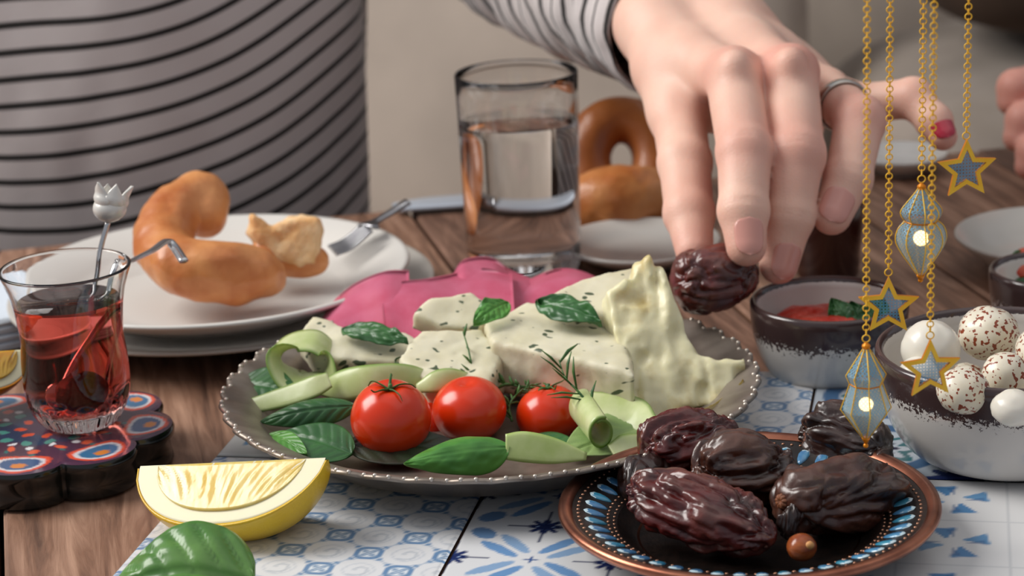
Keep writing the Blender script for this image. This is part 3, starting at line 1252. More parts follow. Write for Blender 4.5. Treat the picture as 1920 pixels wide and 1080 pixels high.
def sprig(name, label, pts, needles, nl, m=None, seed=0, cat_='herb sprig', group=None, flat=0.6, nw=0.0009, r=0.0006):
    rnd = random.Random(seed)
    arr = spline([tuple(p) for p in pts], 8)
    root = thing(name, label, cat_, Vector(pts[0]), group)
    v, f = tube([Vector(a) for a in arr], [r * (1 - 0.6 * i / len(arr)) for i in range(len(arr))], 7)
    mesh('stem', v, f, M_herb, root)
    for i in range(needles):
        t = (i + 0.7) / needles
        k = min(int(t * (len(arr) - 1)), len(arr) - 2)
        p = Vector(arr[k])
        T = (Vector(arr[k + 1]) - p).normalized()
        d = Vector((rnd.uniform(-1, 1), rnd.uniform(-0.8, 0.3), rnd.uniform(-flat, 1)))
        d = (d - T * d.dot(T)).normalized()
        e = p + (d * 0.8 + T * 0.7).normalized() * nl * rnd.uniform(0.7, 1.15)
        mid = (p + e) / 2 + T * nl * 0.08
        v, f = tube([p, mid, e], [nw * 0.6, nw, nw * 0.25], 5, squash=0.5)
        mesh('needle', v, f, m or M_herb, root)
    return root


# ------------------------------------------------------------------ tomatoes
M_tom = mat('tomato_skin', 'd92a08', 0.24, c2='e2480e', scale=18, lo=0.3, hi=0.8, sss=0.15, sss_r=(0.004, 0.0006, 0.0003), coat=0.3, coat_r=0.2)
M_tcut = mat('tomato_flesh', 'c8361e', 0.25, c2='d9694a', scale=160, sss=0.2, coat=0.4)


def tomato(label, c, w, h, tilt, yaw=0.0, calyx=True, seed=0, group='cherry tomatoes on the salad platter'):
    c = Vector(c)
    R = Matrix.Rotation(yaw, 3, 'Z') @ Matrix.Rotation(tilt, 3, 'X')
    nu, nv = 64, 40
    v = []
    for i in range(nu):
        a = 2 * PI * i / nu
        for j in range(nv + 1):
            b = -PI / 2 + PI * j / nv
            r = math.cos(b)
            z = math.sin(b)
            dim = 0.14 * math.exp(-(r / 0.22) ** 2) if z > 0 else 0.03 * math.exp(-(r / .1) ** 2)
            lob = 1 + 0.008 * math.cos(5 * a) * max(0, z)
            q = R @ Vector((r * math.cos(a) * lob * w / 2, r * math.sin(a) * lob * w / 2, (z - dim * (1 if z > 0 else -1)) * h / 2))
            v.append(tuple(q + c))
    root = thing('cherry_tomato', label, 'tomato', c - Vector((0, 0, h / 2)), group)
    mesh('skin', v, grid_faces(nu, nv + 1, closed_u=True), M_tom, root)
    if calyx:
        top = c + R @ Vector((0, 0, h / 2 * 0.88))
        rnd = random.Random(seed)
        for i in range(5):
            a = 2 * PI * i / 5 + rnd.uniform(-.2, .2)
            d = R @ Vector((math.cos(a), math.sin(a), 0))
            u = R @ Vector((0, 0, 1))
            ln = w * rnd.uniform(0.24, 0.34)
            pts = [top, top + d * ln * 0.4 + u * w * 0.05, top + d * ln * 0.8 + u * w * rnd.uniform(0.02, 0.09), top + d * ln + u * w * rnd.uniform(-0.06, 0.13)]
            v, f = tube([Vector(q) for q in spline([tuple(x) for x in pts], 5)], [0.0009 * (1 - 0.75 * q / 15) for q in range(16)], 6, squash=0.45)
            mesh('sepal', v, f, M_herb, root)
        v, f = tube([top - R @ Vector((0, 0, .001)), top + R @ Vector((0.0005, 0, w * 0.08))], [0.0010, 0.0008], 8)
        mesh('stalk', v, f, M_herb, root)
    return root


def pw(px, d):
    return px * d / FPX


d = 0.868
tomato('largest cherry tomato at the front of the platter, left of the other two', W(733, 785, d), pw(152, d), pw(148, d), 0.25, 0.1, seed=2)
d = 0.888
tomato('middle cherry tomato of the three in the front row', W(880, 768, d), pw(140, d), pw(122, d), 0.15, -0.4, calyx=False)
d = 0.893
tomato('right cherry tomato of the front row, under the rosemary sprig', W(1031, 779, d), pw(127, d), pw(116, d), -0.1, 0.4, calyx=True, seed=5)
d = 0.945
tomato('half hidden cherry tomato at the left behind the cucumber ribbon', W(662, 702, d), pw(108, d), pw(96, d), 0.2, 0, calyx=False)
d = 0.94
tomato('half hidden cherry tomato behind the middle front tomato, under the cheese', W(862, 712, d), pw(98, d), pw(84, d), 0.2, 0, calyx=False)
d = 0.905
tomato('cherry tomato shape added for a dark red reflection between the left and middle front tomatoes', W(812, 800, d), pw(84, d), pw(96, d), 0.2, 0, calyx=False)  # added body that stands for a dark red reflection

# ------------------------------------------------------------------ cheese and sausage
M_cheese = mat('herbed_white_cheese', 'dfd9bf', 0.5, c2='d2cbab', scale=60, sss=0.25, sss_r=(0.006, 0.005, 0.003), bump=0.3, bscale=300, bdist=0.0006,
               flecks=('4b5840', 110, (0.9, 2.2, 2.2), 0.655))
M_string = mat('pulled_cheese', 'e8e1b8', 0.42, c2='bfa24e', scale=52, lo=0.52, hi=0.76, sss=0.3, sss_r=(0.007, 0.006, 0.003), bump=0.35, bscale=160, bdist=0.001, coat=0.2)
M_oil = mat('olive_oil', 'a08420', 0.05, trans=0.6, ior=1.46, coat=1.0)
M_ham = mat('pink_sausage', 'c4506c', 0.42, c2='cf6580', scale=70, sss=0.2, sss_r=(0.006, 0.002, 0.002), bump=0.15, bscale=300, bdist=0.0004)
ZT = TOP + 0.0055


def flat_slab(label, poly, ztop, tilt, thick, seed, m=None, **kw):
    n = Vector((tilt[0], tilt[1], 1)).normalized()
    c = P(sum(p[0] for p in poly) / len(poly), sum(p[1] for p in poly) / len(poly), ztop)
    o = slab(kw.pop('name', 'cheese_slab'), poly, c, n, thick, m or M_cheese, base=(c.x, c.y, ztop - thick), seed=seed, **kw)
    tag(o, label, kw.get('cat_', 'cheese'), None)
    return o


flat_slab('thick wedge of herbed white cheese in the centre of the platter', [(905, 602), (985, 562), (1165, 580), (1190, 700), (1080, 672), (923, 640)], 0.040, (0.0, -0.10), 0.024, 1, amp=0.0007, rnd=0.0025)
flat_slab('high herbed cheese slab at the back of the platter beside the pulled cheese', [(1015, 560), (1090, 520), (1195, 496), (1205, 590), (1130, 590), (1060, 585)], 0.050, (0.0, -0.25), 0.024, 2, amp=0.0006)
flat_slab('long flat herbed cheese slab at the left, behind the cucumber curl', [(560, 625), (585, 590), (660, 612), (760, 622), (815, 650), (805, 676), (640, 672), (590, 665)], 0.034, (0.0, -0.25), 0.013, 3, amp=0.0007)
flat_slab('small herbed cheese slice leaning on the pink sausage', [(772, 585), (800, 560), (885, 545), (925, 580), (900, 618), (830, 612)], 0.043, (0.05, -0.65), 0.012, 4, amp=0.0006)
flat_slab('broken cheese block between the left slab and the central wedge', [(745, 668), (790, 618), (905, 615), (945, 668), (915, 720), (800, 715)], 0.034, (0.0, -0.25), 0.018, 5, amp=0.0011)
# pulled cheese
o_ = P(1250, 690, 0.030)
nn = Vector((0.08, -0.8, 0.62))
sc_ = slab('pulled_cheese_piece', [(1180, 512), (1188, 482), (1222, 475), (1242, 500), (1262, 535), (1290, 600), (1312, 655), (1345, 672), (1400, 664), (1409, 700), (1392, 742), (1345, 768), (1292, 770),
                             (1262, 800), (1212, 818), (1174, 800), (1172, 770), (1186, 735), (1172, 690), (1158, 640), (1140, 590), (1134, 540)], o_, nn, 0.017, M_string, base=(o_.x, o_.y, 0.012),
           amp=0.0011, freq=95, h=0.0011, seed=8, pits=0.0026, ridges=0.0017, rnd=0.003)
tag(sc_, 'tall stringy lump of pulled cheese leaning at the right of the platter', 'cheese')
o_ = P(1352, 722, 0.026)
ol = slab('olive_oil_pool', [(1300, 770), (1345, 752), (1385, 720), (1396, 706), (1404, 738), (1370, 772), (1335, 780)], o_, (0.1, -0.75, 0.62), 0.005, M_oil, base=(o_.x, o_.y, 0.01), amp=0.0004, rnd=0.0016)
tag(ol, 'golden olive oil pooled under the right edge of the pulled cheese', 'olive oil', kind='stuff')
o_ = P(1270, 705, 0.036)


def ham(label, top, bot, dt, db, th=0.0016, seed=0, rip=5):
    n = 50
    tp = spline([tuple(W(x, y, dd)) for (x, y), dd in zip(top, dt)], 8)
    bt = spline([tuple(W(x, y, dd)) for (x, y), dd in zip(bot, db)], 8)
    n = len(tp)
    m_ = 16
    V = []
    for i in range(n):
        a, b = tp[i], bt[i]
        outw = Vector((0, -1, 0.1))
        for j in range(m_):
            s = j / (m_ - 1)
            q = b * (1 - s) + a * s
            bul = math.sin(PI * s) * 0.0025 + 0.0022 * math.sin(i / n * rip * 2 * PI + s * 2.0 + seed) * (0.4 + s)
            fall = -0.004 * max(0, s - 0.8) / 0.2
            V.append((q[0], q[1] - bul + 0.006 * max(0, s - 0.75) / 0.25, q[2] + fall * 0.4))
    V = np.array(V)
    F = grid_faces(n, m_)
    off = np.array([0.0, th, 0.0])
    N_ = len(V)
    rim = [i * m_ for i in range(n)] + [(n - 1) * m_ + j for j in range(1, m_)] + [i * m_ + m_ - 1 for i in range(n - 2, -1, -1)] + [j for j in range(m_ - 2, 0, -1)]
    k_ = len(rim)
    F3 = [(rim[i], rim[(i + 1) % k_], rim[(i + 1) % k_] + N_, rim[i] + N_) for i in range(k_)]
    o = mesh('sausage_slice', np.vstack([V, V + off]), F + [tuple(i + N_ for i in reversed(q)) for q in F] + F3, M_ham, base=tuple(V.mean(0)))
    tag(o, label, 'sausage', None)


ham('pink sausage slice folded at the far left of the platter', [(600, 600), (628, 565), (672, 528), (720, 508), (765, 512)], [(612, 612), (640, 618), (680, 625), (735, 640), (775, 655)],
    [1.0, 1.005, 1.01, 1.01, 1.01], [0.98, 0.975, 0.975, 0.97, 0.965], seed=1, rip=1.2)
ham('pink sausage slice folded behind the small cheese slice', [(715, 560), (745, 530), (800, 522), (850, 518), (905, 505), (960, 512)], [(725, 640), (770, 648), (820, 640), (870, 625), (930, 608), (965, 590)],
    [0.99, 1.0, 1.005, 1.01, 1.015, 1.015], [0.965, 0.965, 0.965, 0.97, 0.975, 0.98], seed=2.5, rip=1.6)
ham('highest pink sausage fold in front of the water glass', [(845, 525), (862, 492), (885, 482), (925, 487), (958, 512), (1000, 528)], [(850, 560), (875, 575), (900, 590), (930, 592), (960, 588), (1005, 580)],
    [1.02, 1.025, 1.03, 1.03, 1.025, 1.02], [1.0, 0.995, 0.99, 0.99, 0.99, 0.995], seed=4, rip=1.0)
ham('pink sausage slice at the right, reaching behind the high cheese slab', [(940, 545), (985, 528), (1035, 512), (1080, 509), (1118, 518), (1130, 530)], [(945, 590), (985, 592), (1030, 588), (1070, 575), (1105, 560), (1125, 550)],
    [1.015, 1.02, 1.02, 1.02, 1.02, 1.02], [0.995, 0.99, 0.99, 0.99, 0.995, 1.0], seed=5, rip=1.4)

# ------------------------------------------------------------------ cucumber ribbons
YD = Vector((0.1, 1, 0.15))


def rb(label, pts, w, wd=YD, **kw):
    o = ribbon('cucumber_ribbon', pts, w, wd, **kw)
    return tag(o, label, 'cucumber', None)


rb('curled cucumber ribbon standing as a loop at the left of the platter',
   [W(600, 722, 0.915), W(550, 712, 0.92), W(524, 675, 0.925), W(545, 645, 0.93), W(590, 640, 0.93), W(618, 668, 0.93), W(606, 706, 0.925), W(575, 718, 0.92)], 0.020, th=0.0014)
rb('straight cucumber ribbon lying over dark leaves at the left rim', [W(455, 765, 0.905), W(520, 748, 0.90), W(580, 728, 0.895), W(618, 712, 0.895)], [0.006, 0.009, 0.010, 0.007], (0.15, 0.6, 0.7))
rb('broad cucumber ribbon arching in front of the left hidden tomato', [W(600, 728, 0.905), W(640, 722, 0.897), W(700, 712, 0.893), W(770, 708, 0.9), W(830, 722, 0.91)], [0.006, 0.013, 0.013, 0.011, 0.006],
   (0.0, 0.45, 0.85), cupv=-0.15)
rb('short cucumber ribbon resting on the middle front tomatoes', [W(782, 728, 0.895), W(815, 716, 0.893), W(850, 710, 0.896), W(892, 714, 0.905)], [0.004, 0.009, 0.009, 0.005], (0.0, 0.5, 0.8), cupv=-0.15)
ra_, rb_e = W(1128, 812, 0.852), W(1092, 762, 0.876)
Tr = (rb_e - ra_).normalized()
Ur = (Vector((0, 0, 1)) - Tr * Tr.z).normalized()
Sr = Tr.cross(Ur)
V, C = [], []
NTH, NL_ = 60, 14
for side in (0, 1):
    for i in range(NL_):
        c_ = ra_ + (rb_e - ra_) * (i / (NL_ - 1))
        for j in range(NTH):
            th_ = -0.5 + (2 * PI + 0.9) * j / (NTH - 1)
            r_ = 0.0046 + 0.0010 * j / (NTH - 1) - (0.0010 if side else 0.0)
            r_ *= 1 + 0.12 * i / NL_
            V.append(tuple(c_ + Ur * (math.cos(th_) * r_ * 1.25) + Sr * (math.sin(th_) * r_ * 0.95)))
            C.append(lin('7d9c48') if i < 1 else lin('d0d8a4'))
n_ = NTH * NL_
F = grid_faces(NL_, NTH)
rim = [i * NTH for i in range(NL_)] + [(NL_ - 1) * NTH + j for j in range(1, NTH)] + [i * NTH + NTH - 1 for i in range(NL_ - 2, -1, -1)] + [j for j in range(NTH - 2, 0, -1)]
k_ = len(rim)
F = [tuple(reversed(q)) for q in F] + [tuple(i + n_ for i in q) for q in F] + [(rim[i], rim[(i + 1) % k_], rim[(i + 1) % k_] + n_, rim[i] + n_) for i in range(k_)]
tag(mesh('cucumber_ribbon', V, F, M_cuc, base=ra_, col=np.array(C)), 'rolled cucumber ribbon with an open end facing forward beside the right tomato', 'cucumber')
rb('pale cucumber ribbon running back from the roll under the pulled cheese', [W(1098, 748, 0.89), W(1140, 760, 0.885), W(1185, 772, 0.88), W(1215, 800, 0.87)], [0.008, 0.013, 0.014, 0.01], (0.2, 0.8, 0.5))
rb('wide cucumber ribbon lying flat under the roll at the front rim', [W(1150, 852, 0.850), W(1180, 842, 0.853), W(1205, 828, 0.858)], [0.010, 0.014, 0.008], (0.2, 0.8, 0.45))
rb('seeded cucumber ribbon lying along the front rim of the platter', [W(948, 838, 0.842), W(985, 838, 0.842), W(1040, 846, 0.842), W(1100, 856, 0.842)], [0.010, 0.012, 0.010, 0.003], (0.0, 0.45, 0.9), inner='c5d492', edge='a9c070')
# ------------------------------------------------------------------ leaves on the platter
UP = Vector((0, -0.45, 1))


def lf(label, b, t, w, up=UP, m=None, **kw):
    o = leaf('salad_leaf', b, t, w, up, m, **kw)
    return tag(o, label, 'leaf', None)


lf('bright green leaf folded at the front rim, touching the seeded cucumber ribbon', W(955, 838, 0.842), W(757, 868, 0.835), 0.0165, (0, -0.7, 0.8), bend=0.003, cup=-0.7, seed=3, sharp=0.9, vein=0.0002, wave=0.12)
lf('green leaf lying over the left rim beneath the cucumber curl', W(440, 722, 0.925), W(560, 742, 0.91), 0.022, (0, -0.5, 1), M_leafd, bend=0.003, seed=4)
lf('long green leaf below the straight cucumber ribbon', W(665, 760, 0.885), W(488, 790, 0.885), 0.013, (0, -0.8, 1), M_leafd, bend=0.003, cup=-0.5, seed=5)
lf('green leaf standing at the left inner edge of the platter', W(455, 800, 0.89), W(440, 712, 0.925), 0.014, (0.8, -0.6, 0.6), seed=6, bend=0.001)
lf('large grey green leaf lying left of the biggest tomato', W(660, 850, 0.855), W(525, 812, 0.870), 0.022, (0, -0.4, 1), M_leafd, bend=0.002, seed=7)
lf('small bright leaf tucked at the lower left rim', W(500, 815, 0.875), W(575, 850, 0.852), 0.010, (0, -0.5, 1), bend=0.002, seed=8)
lf('dark leaf under the left and middle front tomatoes', W(650, 835, 0.862), W(880, 842, 0.862), 0.024, (0, -0.3, 1), mat('red_salad_leaf', '3a2528', 0.45, c2='2c4026', scale=50), bend=0.001, seed=9)
lf('green leaf beneath the right front tomato', W(965, 838, 0.874), W(1095, 850, 0.860), 0.022, (0, -0.3, 1), M_leafd, bend=0.001, seed=10)
lf('pale green leaf spread at the right front of the platter', W(1230, 790, 0.88), W(1060, 850, 0.852), 0.030, (0, -0.25, 1), mat('pale_leaf', '7d9a5c', 0.45, c2='98ad70', scale=50), bend=0.001, seed=11)
lf('mint leaf on the left cheese slab', P(640, 615, 0.0395), P(765, 640, 0.0375), 0.012, (0, -0.5, 1), M_leafd, bend=0.002, wave=0.3, seed=12)
lf('mint leaf on top of the high cheese slab', P(1008, 568, 0.0490), P(1128, 606, 0.0455), 0.015, (0, -0.5, 1), M_leafd, bend=0.003, wave=0.3, seed=13)
lf('small mint leaf between the small cheese slice and the wedge', P(952, 566, 0.049), P(888, 605, 0.0455), 0.012, (0.2, -0.6, 1), M_leaf, bend=0.002, wave=0.3, seed=14)
lf('thin mint leaf lying on the broken cheese block', W(740, 678, 0.925), W(850, 680, 0.925), 0.006, (0, -0.6, 1), M_leafd, wave=0.3, seed=15)
# herb sprigs
sprig('rosemary_sprig', 'rosemary sprig with long upright needles above the right front tomato', [W(1112, 768, 0.866), W(1085, 735, 0.868), W(1060, 708, 0.872), W(1048, 675, 0.878)], 9, 0.0135, seed=6, nw=0.0008)
sprig('rosemary_twig', 'single dark rosemary twig standing behind the middle front tomato', [W(890, 720, 0.905), W(885, 690, 0.907), W(878, 655, 0.912), W(868, 622, 0.918)], 4, 0.007, seed=9, nw=0.0009)
sprig('thyme_sprig', 'thyme sprig in front of the central cheese wedge, left of the right tomato', [W(1000, 728, 0.905), W(960, 722, 0.905), W(925, 712, 0.91), W(905, 700, 0.915)], 16, 0.005, seed=11, nw=0.0013)
sprig('dill_frond', 'dill frond between the middle and right front tomatoes', [W(960, 790, 0.89), W(955, 760, 0.893), W(975, 735, 0.897), W(1000, 722, 0.9)], 14, 0.006, seed=14, nw=0.0008)

# ------------------------------------------------------------------ lemon wedges
M_rind = mat('lemon_rind', 'd9a916', 0.35, c2='e2bb30', scale=30, bump=0.35, bscale=700, bdist=0.0006, coat=0.2)
M_pith = mat('lemon_pith', 'efe8c4', 0.5, sss=0.3, sss_r=(0.004, 0.004, 0.002))
M_pulp = mat('lemon_pulp', 'edc65c', 0.28, c2='f3dc94', scale=110, stretch=(1, .3, .3), sss=0.35, sss_r=(0.008, 0.006, 0.002), coat=0.5, trans=0.1, bump=0.2, bscale=500, bdist=0.0006)
M_orind = mat('orange_rind', 'd98a10', 0.35, c2='cf7b0c', scale=30, bump=0.35, bscale=700, bdist=0.0006)
M_opulp = mat('orange_pulp', 'dca52a', 0.25, c2='e6b840', scale=60, sss=0.3, coat=0.4)


def wedge(name, label, a, b, R, down, span, mats3=None, seed=0):
    """wedge of a citrus fruit: tips a, b; `down` is the direction from the core to the middle of the rind"""
    a, b = Vector(a), Vector(b)
    X = (b - a).normalized()
    L = (b - a).length
    c = (a + b) / 2
    D = (Vector(down) - X * Vector(down).dot(X)).normalized()
    E = X.cross(D)
    mr, mp, mf = mats3 or (M_rind, M_pith, M_pulp)
    root = thing(name, label, 'citrus wedge', c + D * R)

    def prof(t):
        return R * max(0.0, 1 - abs(t) ** 2.3) ** 0.56 + 0.0012 * math.exp(-((abs(t) - 1) / 0.03) ** 2)

    nu, na = 72, 28

    def shell(scale, t0, inset=0.0, lift=0.0, bump=0.0):
        V = []
        for i in range(nu + 1):
            t = -1 + 2 * i / nu
            for j in range(na + 1):
                al = (-span + 2 * span * j / na)
                r = prof(t) * scale
                d = D * math.cos(al) + E * math.sin(al)
                V.append(tuple(c + X * (t * L / 2 * t0) + d * r))
        return V

    # rind: outer shell with thickness
    o = shell(1.0, 1.0)
    i_ = shell(0.955, 0.985)
    n = len(o)
    F = grid_faces(nu + 1, na + 1)
    F = [tuple(reversed(q)) for q in F]
    Fi = [tuple(k + n for k in reversed(q)) for q in F]
    F2 = []
    for s in (0, na):
        for i in range(nu):
            p, q = i * (na + 1) + s, (i + 1) * (na + 1) + s
            F2.append((p, q, q + n, p + n) if s == 0 else (p, p + n, q + n, q))
    mesh('rind', o + i_, F + Fi + F2, mr, root)

    def body(s_out, t0, m, nm, inset, bumpy=0.0):
        V = []
        for i in range(nu + 1):
            t = -1 + 2 * i / nu
            r = prof(t) * s_out
            core = -0.0006
            row = []
            nf = 18
            ang = span - inset
            for j in range(nf + 1):         # face 1 core -> rim
                s = j / nf
                d = D * math.cos(-ang) + E * math.sin(-ang)
                al = bumpy * (vnoise(np.array([[t * 55 * (0.5 + 0.5 * s) + 0.0, s * 3.0, seed + 0.5]]), 3)[0]) * math.sin(PI * s)
                row.append(c + X * (t * L / 2 * t0) + d * (r * s) - (D * math.sin(ang) * 0 + E) * al * 1.0)
            for j in range(1, na):
                al = -ang + 2 * ang * j / na
                d = D * math.cos(al) + E * math.sin(al)
                row.append(c + X * (t * L / 2 * t0) + d * r)
            for j in range(nf, 0, -1):
                s = j / nf
                d = D * math.cos(ang) + E * math.sin(ang)
                row.append(c + X * (t * L / 2 * t0) + d * (r * s))
            V += row
        m_ = len(V) // (nu + 1)
        mesh(nm, [tuple(x) for x in V], [tuple(reversed(q)) for q in grid_faces(nu + 1, m_, closed_v=True)], m, root)

    body(0.957, 0.98, mp, 'pith', 0.004)
    body(0.76, 0.78, mf, 'pulp', -0.03, 0.0006)
    return root


d0 = 0.805
ta, tb = W(260, 874, 0.827), W(614, 858, 0.802)
wedge('lemon_wedge', 'lemon wedge lying on the tiles at the front left', ta, tb, 0.0298, (0.03, -0.30, -1), math.radians(44))
ta, tb = W(-150, 668, 0.90), W(52, 655, 0.93)
wedge('orange_wedge', 'orange wedge at the left edge behind the tea glass', ta, tb, 0.020, (0, 0.0, -1), math.radians(50), (M_orind, M_pith, M_opulp))

# ------------------------------------------------------------------ big basil leaf in front
bl = thing('basil_leaf', 'large bright green basil leaf on the tiles below the lemon wedge', 'leaf', P(350, 1075, TOP))
leaf('leaf_blade', W(478, 1092, 0.748), W(190, 1118, 0.755), 0.046, (0.1, -0.55, 1), mat('fresh_basil', '3f7030', 0.36, c2='5f8c40', scale=40, sss=0.15, sss_r=(0.001, 0.002, 0.0005), coat=0.25), parent=bl, bend=0.012, cup=-0.22, wave=0.16, seed=3,
     vein=0.0018, side_veins=6, th=0.0007, sharp=0.8)
# ------------------------------------------------------------------ coaster
CZ = 0.017
cc = P(88, 800, CZ)
CR = (P(325, 790, CZ) - cc).length
coaster = thing('tea_coaster', 'thick black scalloped coaster painted with colourful flowers, under the tea glass', 'coaster', Vector((cc.x, cc.y, 0)))
NL = 8


def crad(t):
    return CR * (0.845 + 0.165 * np.abs(np.cos(t * NL / 2 + 0.3)) ** 0.65)


n = 240
rings = [(0.0, CZ), (0.12, CZ), (0.25, CZ), (0.4, CZ), (0.55, CZ), (0.7, CZ), (0.82, CZ), (0.92, CZ), (0.97, CZ - 0.0002)]
V, rel = [], []
rr_ = np.linspace(0.01, 1.0, 60)
for i in range(n):
    t = 2 * PI * i / n
    for q in rr_:
        r = float(crad(t)) * q * 0.985
        V.append((cc.x + r * math.cos(t), cc.y + r * math.sin(t), CZ - 0.0004 * max(0, (q - 0.95) / 0.05)))
        rel.append((q, t))
rel = np.array(rel)
q, t = rel[:, 0], rel[:, 1]
C = np.tile(np.array(lin('4a3348')), (len(q), 1))
C = mixc(C, 1 - ss(np.abs(q - 0.30), 0.1, 0.13), '2a3c58')
# petals in each lobe
lt = (t * NL / 2 + 0.3) / PI
lf_ = lt - np.round(lt)
X_ = (q - 0.80) / 0.17
Y_ = lf_ / 0.40
dd = X_ ** 2 + Y_ ** 2
alt = (np.round(lt) % 2) > 0.5
C = mixc(C, (1 - ss(dd, 0.92, 1.05)), 'e0563a')
C = mixc(C, (1 - ss(dd, 0.62, 0.70)), 'd9d5d8')
C = mixc(C, (1 - ss(dd, 0.40, 0.48)) * alt, '3a6f97')
C = mixc(C, (1 - ss(dd, 0.40, 0.48)) * (~alt), '3d5c86')
C = mixc(C, (1 - ss(((q - .83) / .05) ** 2 + (lf_ / 0.1) ** 2, 0.8, 1.1)), 'd8843c')
for k, (ra, na_, col_, sz) in enumerate(((0.55, 16, 'e0603f', 0.05), (0.47, 16, 'e6e4e6', 0.035), (0.38, 12, '4b8f84', 0.055), (0.22, 8, 'd8512f', 0.05), (0.62, 16, '2f6b6a', 0.03))):
    tt = t * na_ / (2 * PI) + 0.25 * k
    ft = (tt - np.round(tt)) * 2 * PI / na_ * np.maximum(q, .05)
    C = mixc(C, 1 - ss(np.hypot(q - ra, ft), sz * 0.8, sz), col_)
F = grid_faces(n, len(rr_), closed_u=True)
M_coat = mat('painted_lacquer', 'ffffff', 0.22, attr='paint', coat=0.5)
mesh('painted_top', V, F, M_coat, coaster, col=C)
V, F = [], None
pr = [(0.3, 0.0), (0.93, 0.0), (0.975, 0.002), (0.96, 0.006), (0.955, 0.010), (0.995, 0.0125), (1.0, 0.0150), (0.985, CZ - 0.0004)]
for i in range(n):
    t = 2 * PI * i / n
    for (s, z) in pr:
        r = float(crad(t)) * s
        V.append((cc.x + r * math.cos(t), cc.y + r * math.sin(t), z))
mesh('black_base', V, grid_faces(n, len(pr), closed_u=True), mat('black_lacquer', '0d1210', 0.18, coat=0.6), coaster)

# ------------------------------------------------------------------ tea glass
M_glass = mat('clear_glass', (1, 1, 1), 0.0, trans=1.0, ior=1.45)
M_tea = mat('red_tea', 'e0301c', 0.0, trans=1.0, ior=1.33)
M_water = mat('water', (0.97, 0.99, 1.0), 0.0, trans=1.0, ior=1.33)


def absorb(m, colr, dens):
    nt = m.node_tree
    va = N(nt, 'ShaderNodeVolumeAbsorption')
    va.inputs['Color'].default_value = (*lin(colr), 1)
    va.inputs['Density'].default_value = dens
    nt.links.new(va.outputs[0], nt.nodes['Material Output'].inputs['Volume'])


M_steel = mat('polished_steel', 'd0d0d0', 0.15, 1.0)
M_steeld = mat('worn_steel', 'a9a9ab', 0.3, 1.0, c2='8c8c90', scale=50)
gb = P(153, 793, CZ + 0.0006)
gt_d = depth(gb)
K = gt_d / FPX
GH = 0.0672
R0 = 118 * K * 1.03
# profile radii at heights (fraction of the height, radius px)
gp = [(0.0, 60), (0.02, 70), (0.06, 80), (0.14, 92), (0.25, 98), (0.40, 98), (0.55, 95), (0.68, 97), (0.80, 102), (0.90, 110), (0.97, 118), (1.0, 121)]
gpi = spline([(h_, r_ * K) for h_, r_ in gp], 4)
glass = thing('tea_glass', 'tulip shaped tea glass of red tea on the painted coaster', 'glass', gb)
wall = 0.0015
outer = [(0.0005, 0.0)] + [(a[1], a[0] * GH) for a in gpi]
lv = 0.80
lev_r = float(np.interp(lv, gpi[:, 0], gpi[:, 1])) - wall
inner_all = [(max(a[1] - wall, 0.001), a[0] * GH) for a in reversed(gpi) if a[0] > 0.13]
inner = [q for q in inner_all if q[1] > lv * GH + 0.0002] + [(lev_r, lv * GH)]
pr = outer + [(outer[-1][0] - wall / 2, GH + 0.0007)] + inner


def flute(t, r):
    return 0.0


nseg = 160
V, F = lathe(pr, nseg, gb)
V = np.array(V)
no = len(outer)
for i in range(nseg):
    t = 2 * PI * i / nseg
    for j in range(1, no):
        hfrac = outer[j][1] / GH
        if hfrac < 0.20:
            k_ = i * len(pr) + j
            fac = 1 - 0.05 * abs(math.cos(t * 12)) * math.sin(PI * min(1, hfrac / 0.20 + 0.15))
            V[k_, 0] = gb.x + (V[k_, 0] - gb.x) * fac
            V[k_, 1] = gb.y + (V[k_, 1] - gb.y) * fac
mesh('glass_body', V, F, M_glass, glass)
low = [q for q in inner_all if q[1] < lv * GH - 0.0002]
tp = [(0.0003, 0.100 * GH), (low[-1][0] * 0.6, 0.105 * GH)] + list(reversed(low)) + [(lev_r, lv * GH)]
M_teai = mat('red_tea_at_glass', (0.98, 0.6, 0.5), 0.0, trans=1.0, ior=1.33 / 1.45)


def liquid(name, prof, n, c, m_side, m_top, parent):
    V, F = lathe(prof + [(0.0003, prof[-1][1])], n, c)
    k = len(prof) + 1
    idx = [1 if min(i % k for i in q) == k - 2 else 0 for q in F]
    return mesh(name, V, F, parent=parent, mats=[m_side, m_top], midx=idx)


absorb(M_tea, 'e83c18', 44.0)
absorb(M_teai, 'e83c18', 44.0)
M_tea.node_tree.nodes['Principled BSDF'].inputs['Base Color'].default_value = (0.98, 0.6, 0.5, 1)
liquid('tea', tp, 160, gb, M_teai, M_tea, glass)

# tulip spoon
tul = W(200, 385, 0.905)
sp = thing('tulip_spoon', 'steel stirring spoon with a white metal tulip head, standing in the tea glass', 'spoon', gb + Vector((0, 0, 0.012)))
foot = gb + Vector((-0.006, 0.002, 0.014))
sh = spline([tuple(W(203, 415, 0.905)), tuple(W(188, 470, 0.906)), tuple(W(178, 540, 0.907)), tuple(foot)], 8)
v, f = tube([Vector(a) for a in sh], 0.0011, 10)
mesh('stem', v, f, M_steel, sp)
v, f = superball(foot, (0.008, 0.003, 0.011), 2, 24)
mesh('spoon_bowl', v, f, M_steel, sp)
M_pewter = mat('pale_pewter', 'e4e1da', 0.32, 0.25)
axis = (W(210, 350, 0.905) - W(203, 418, 0.905)).normalized()
side = Vector((1, 0, 0))
fwd = axis.cross(side)
b0 = W(203, 418, 0.905)
hL = (W(212, 345, 0.905) - b0).length


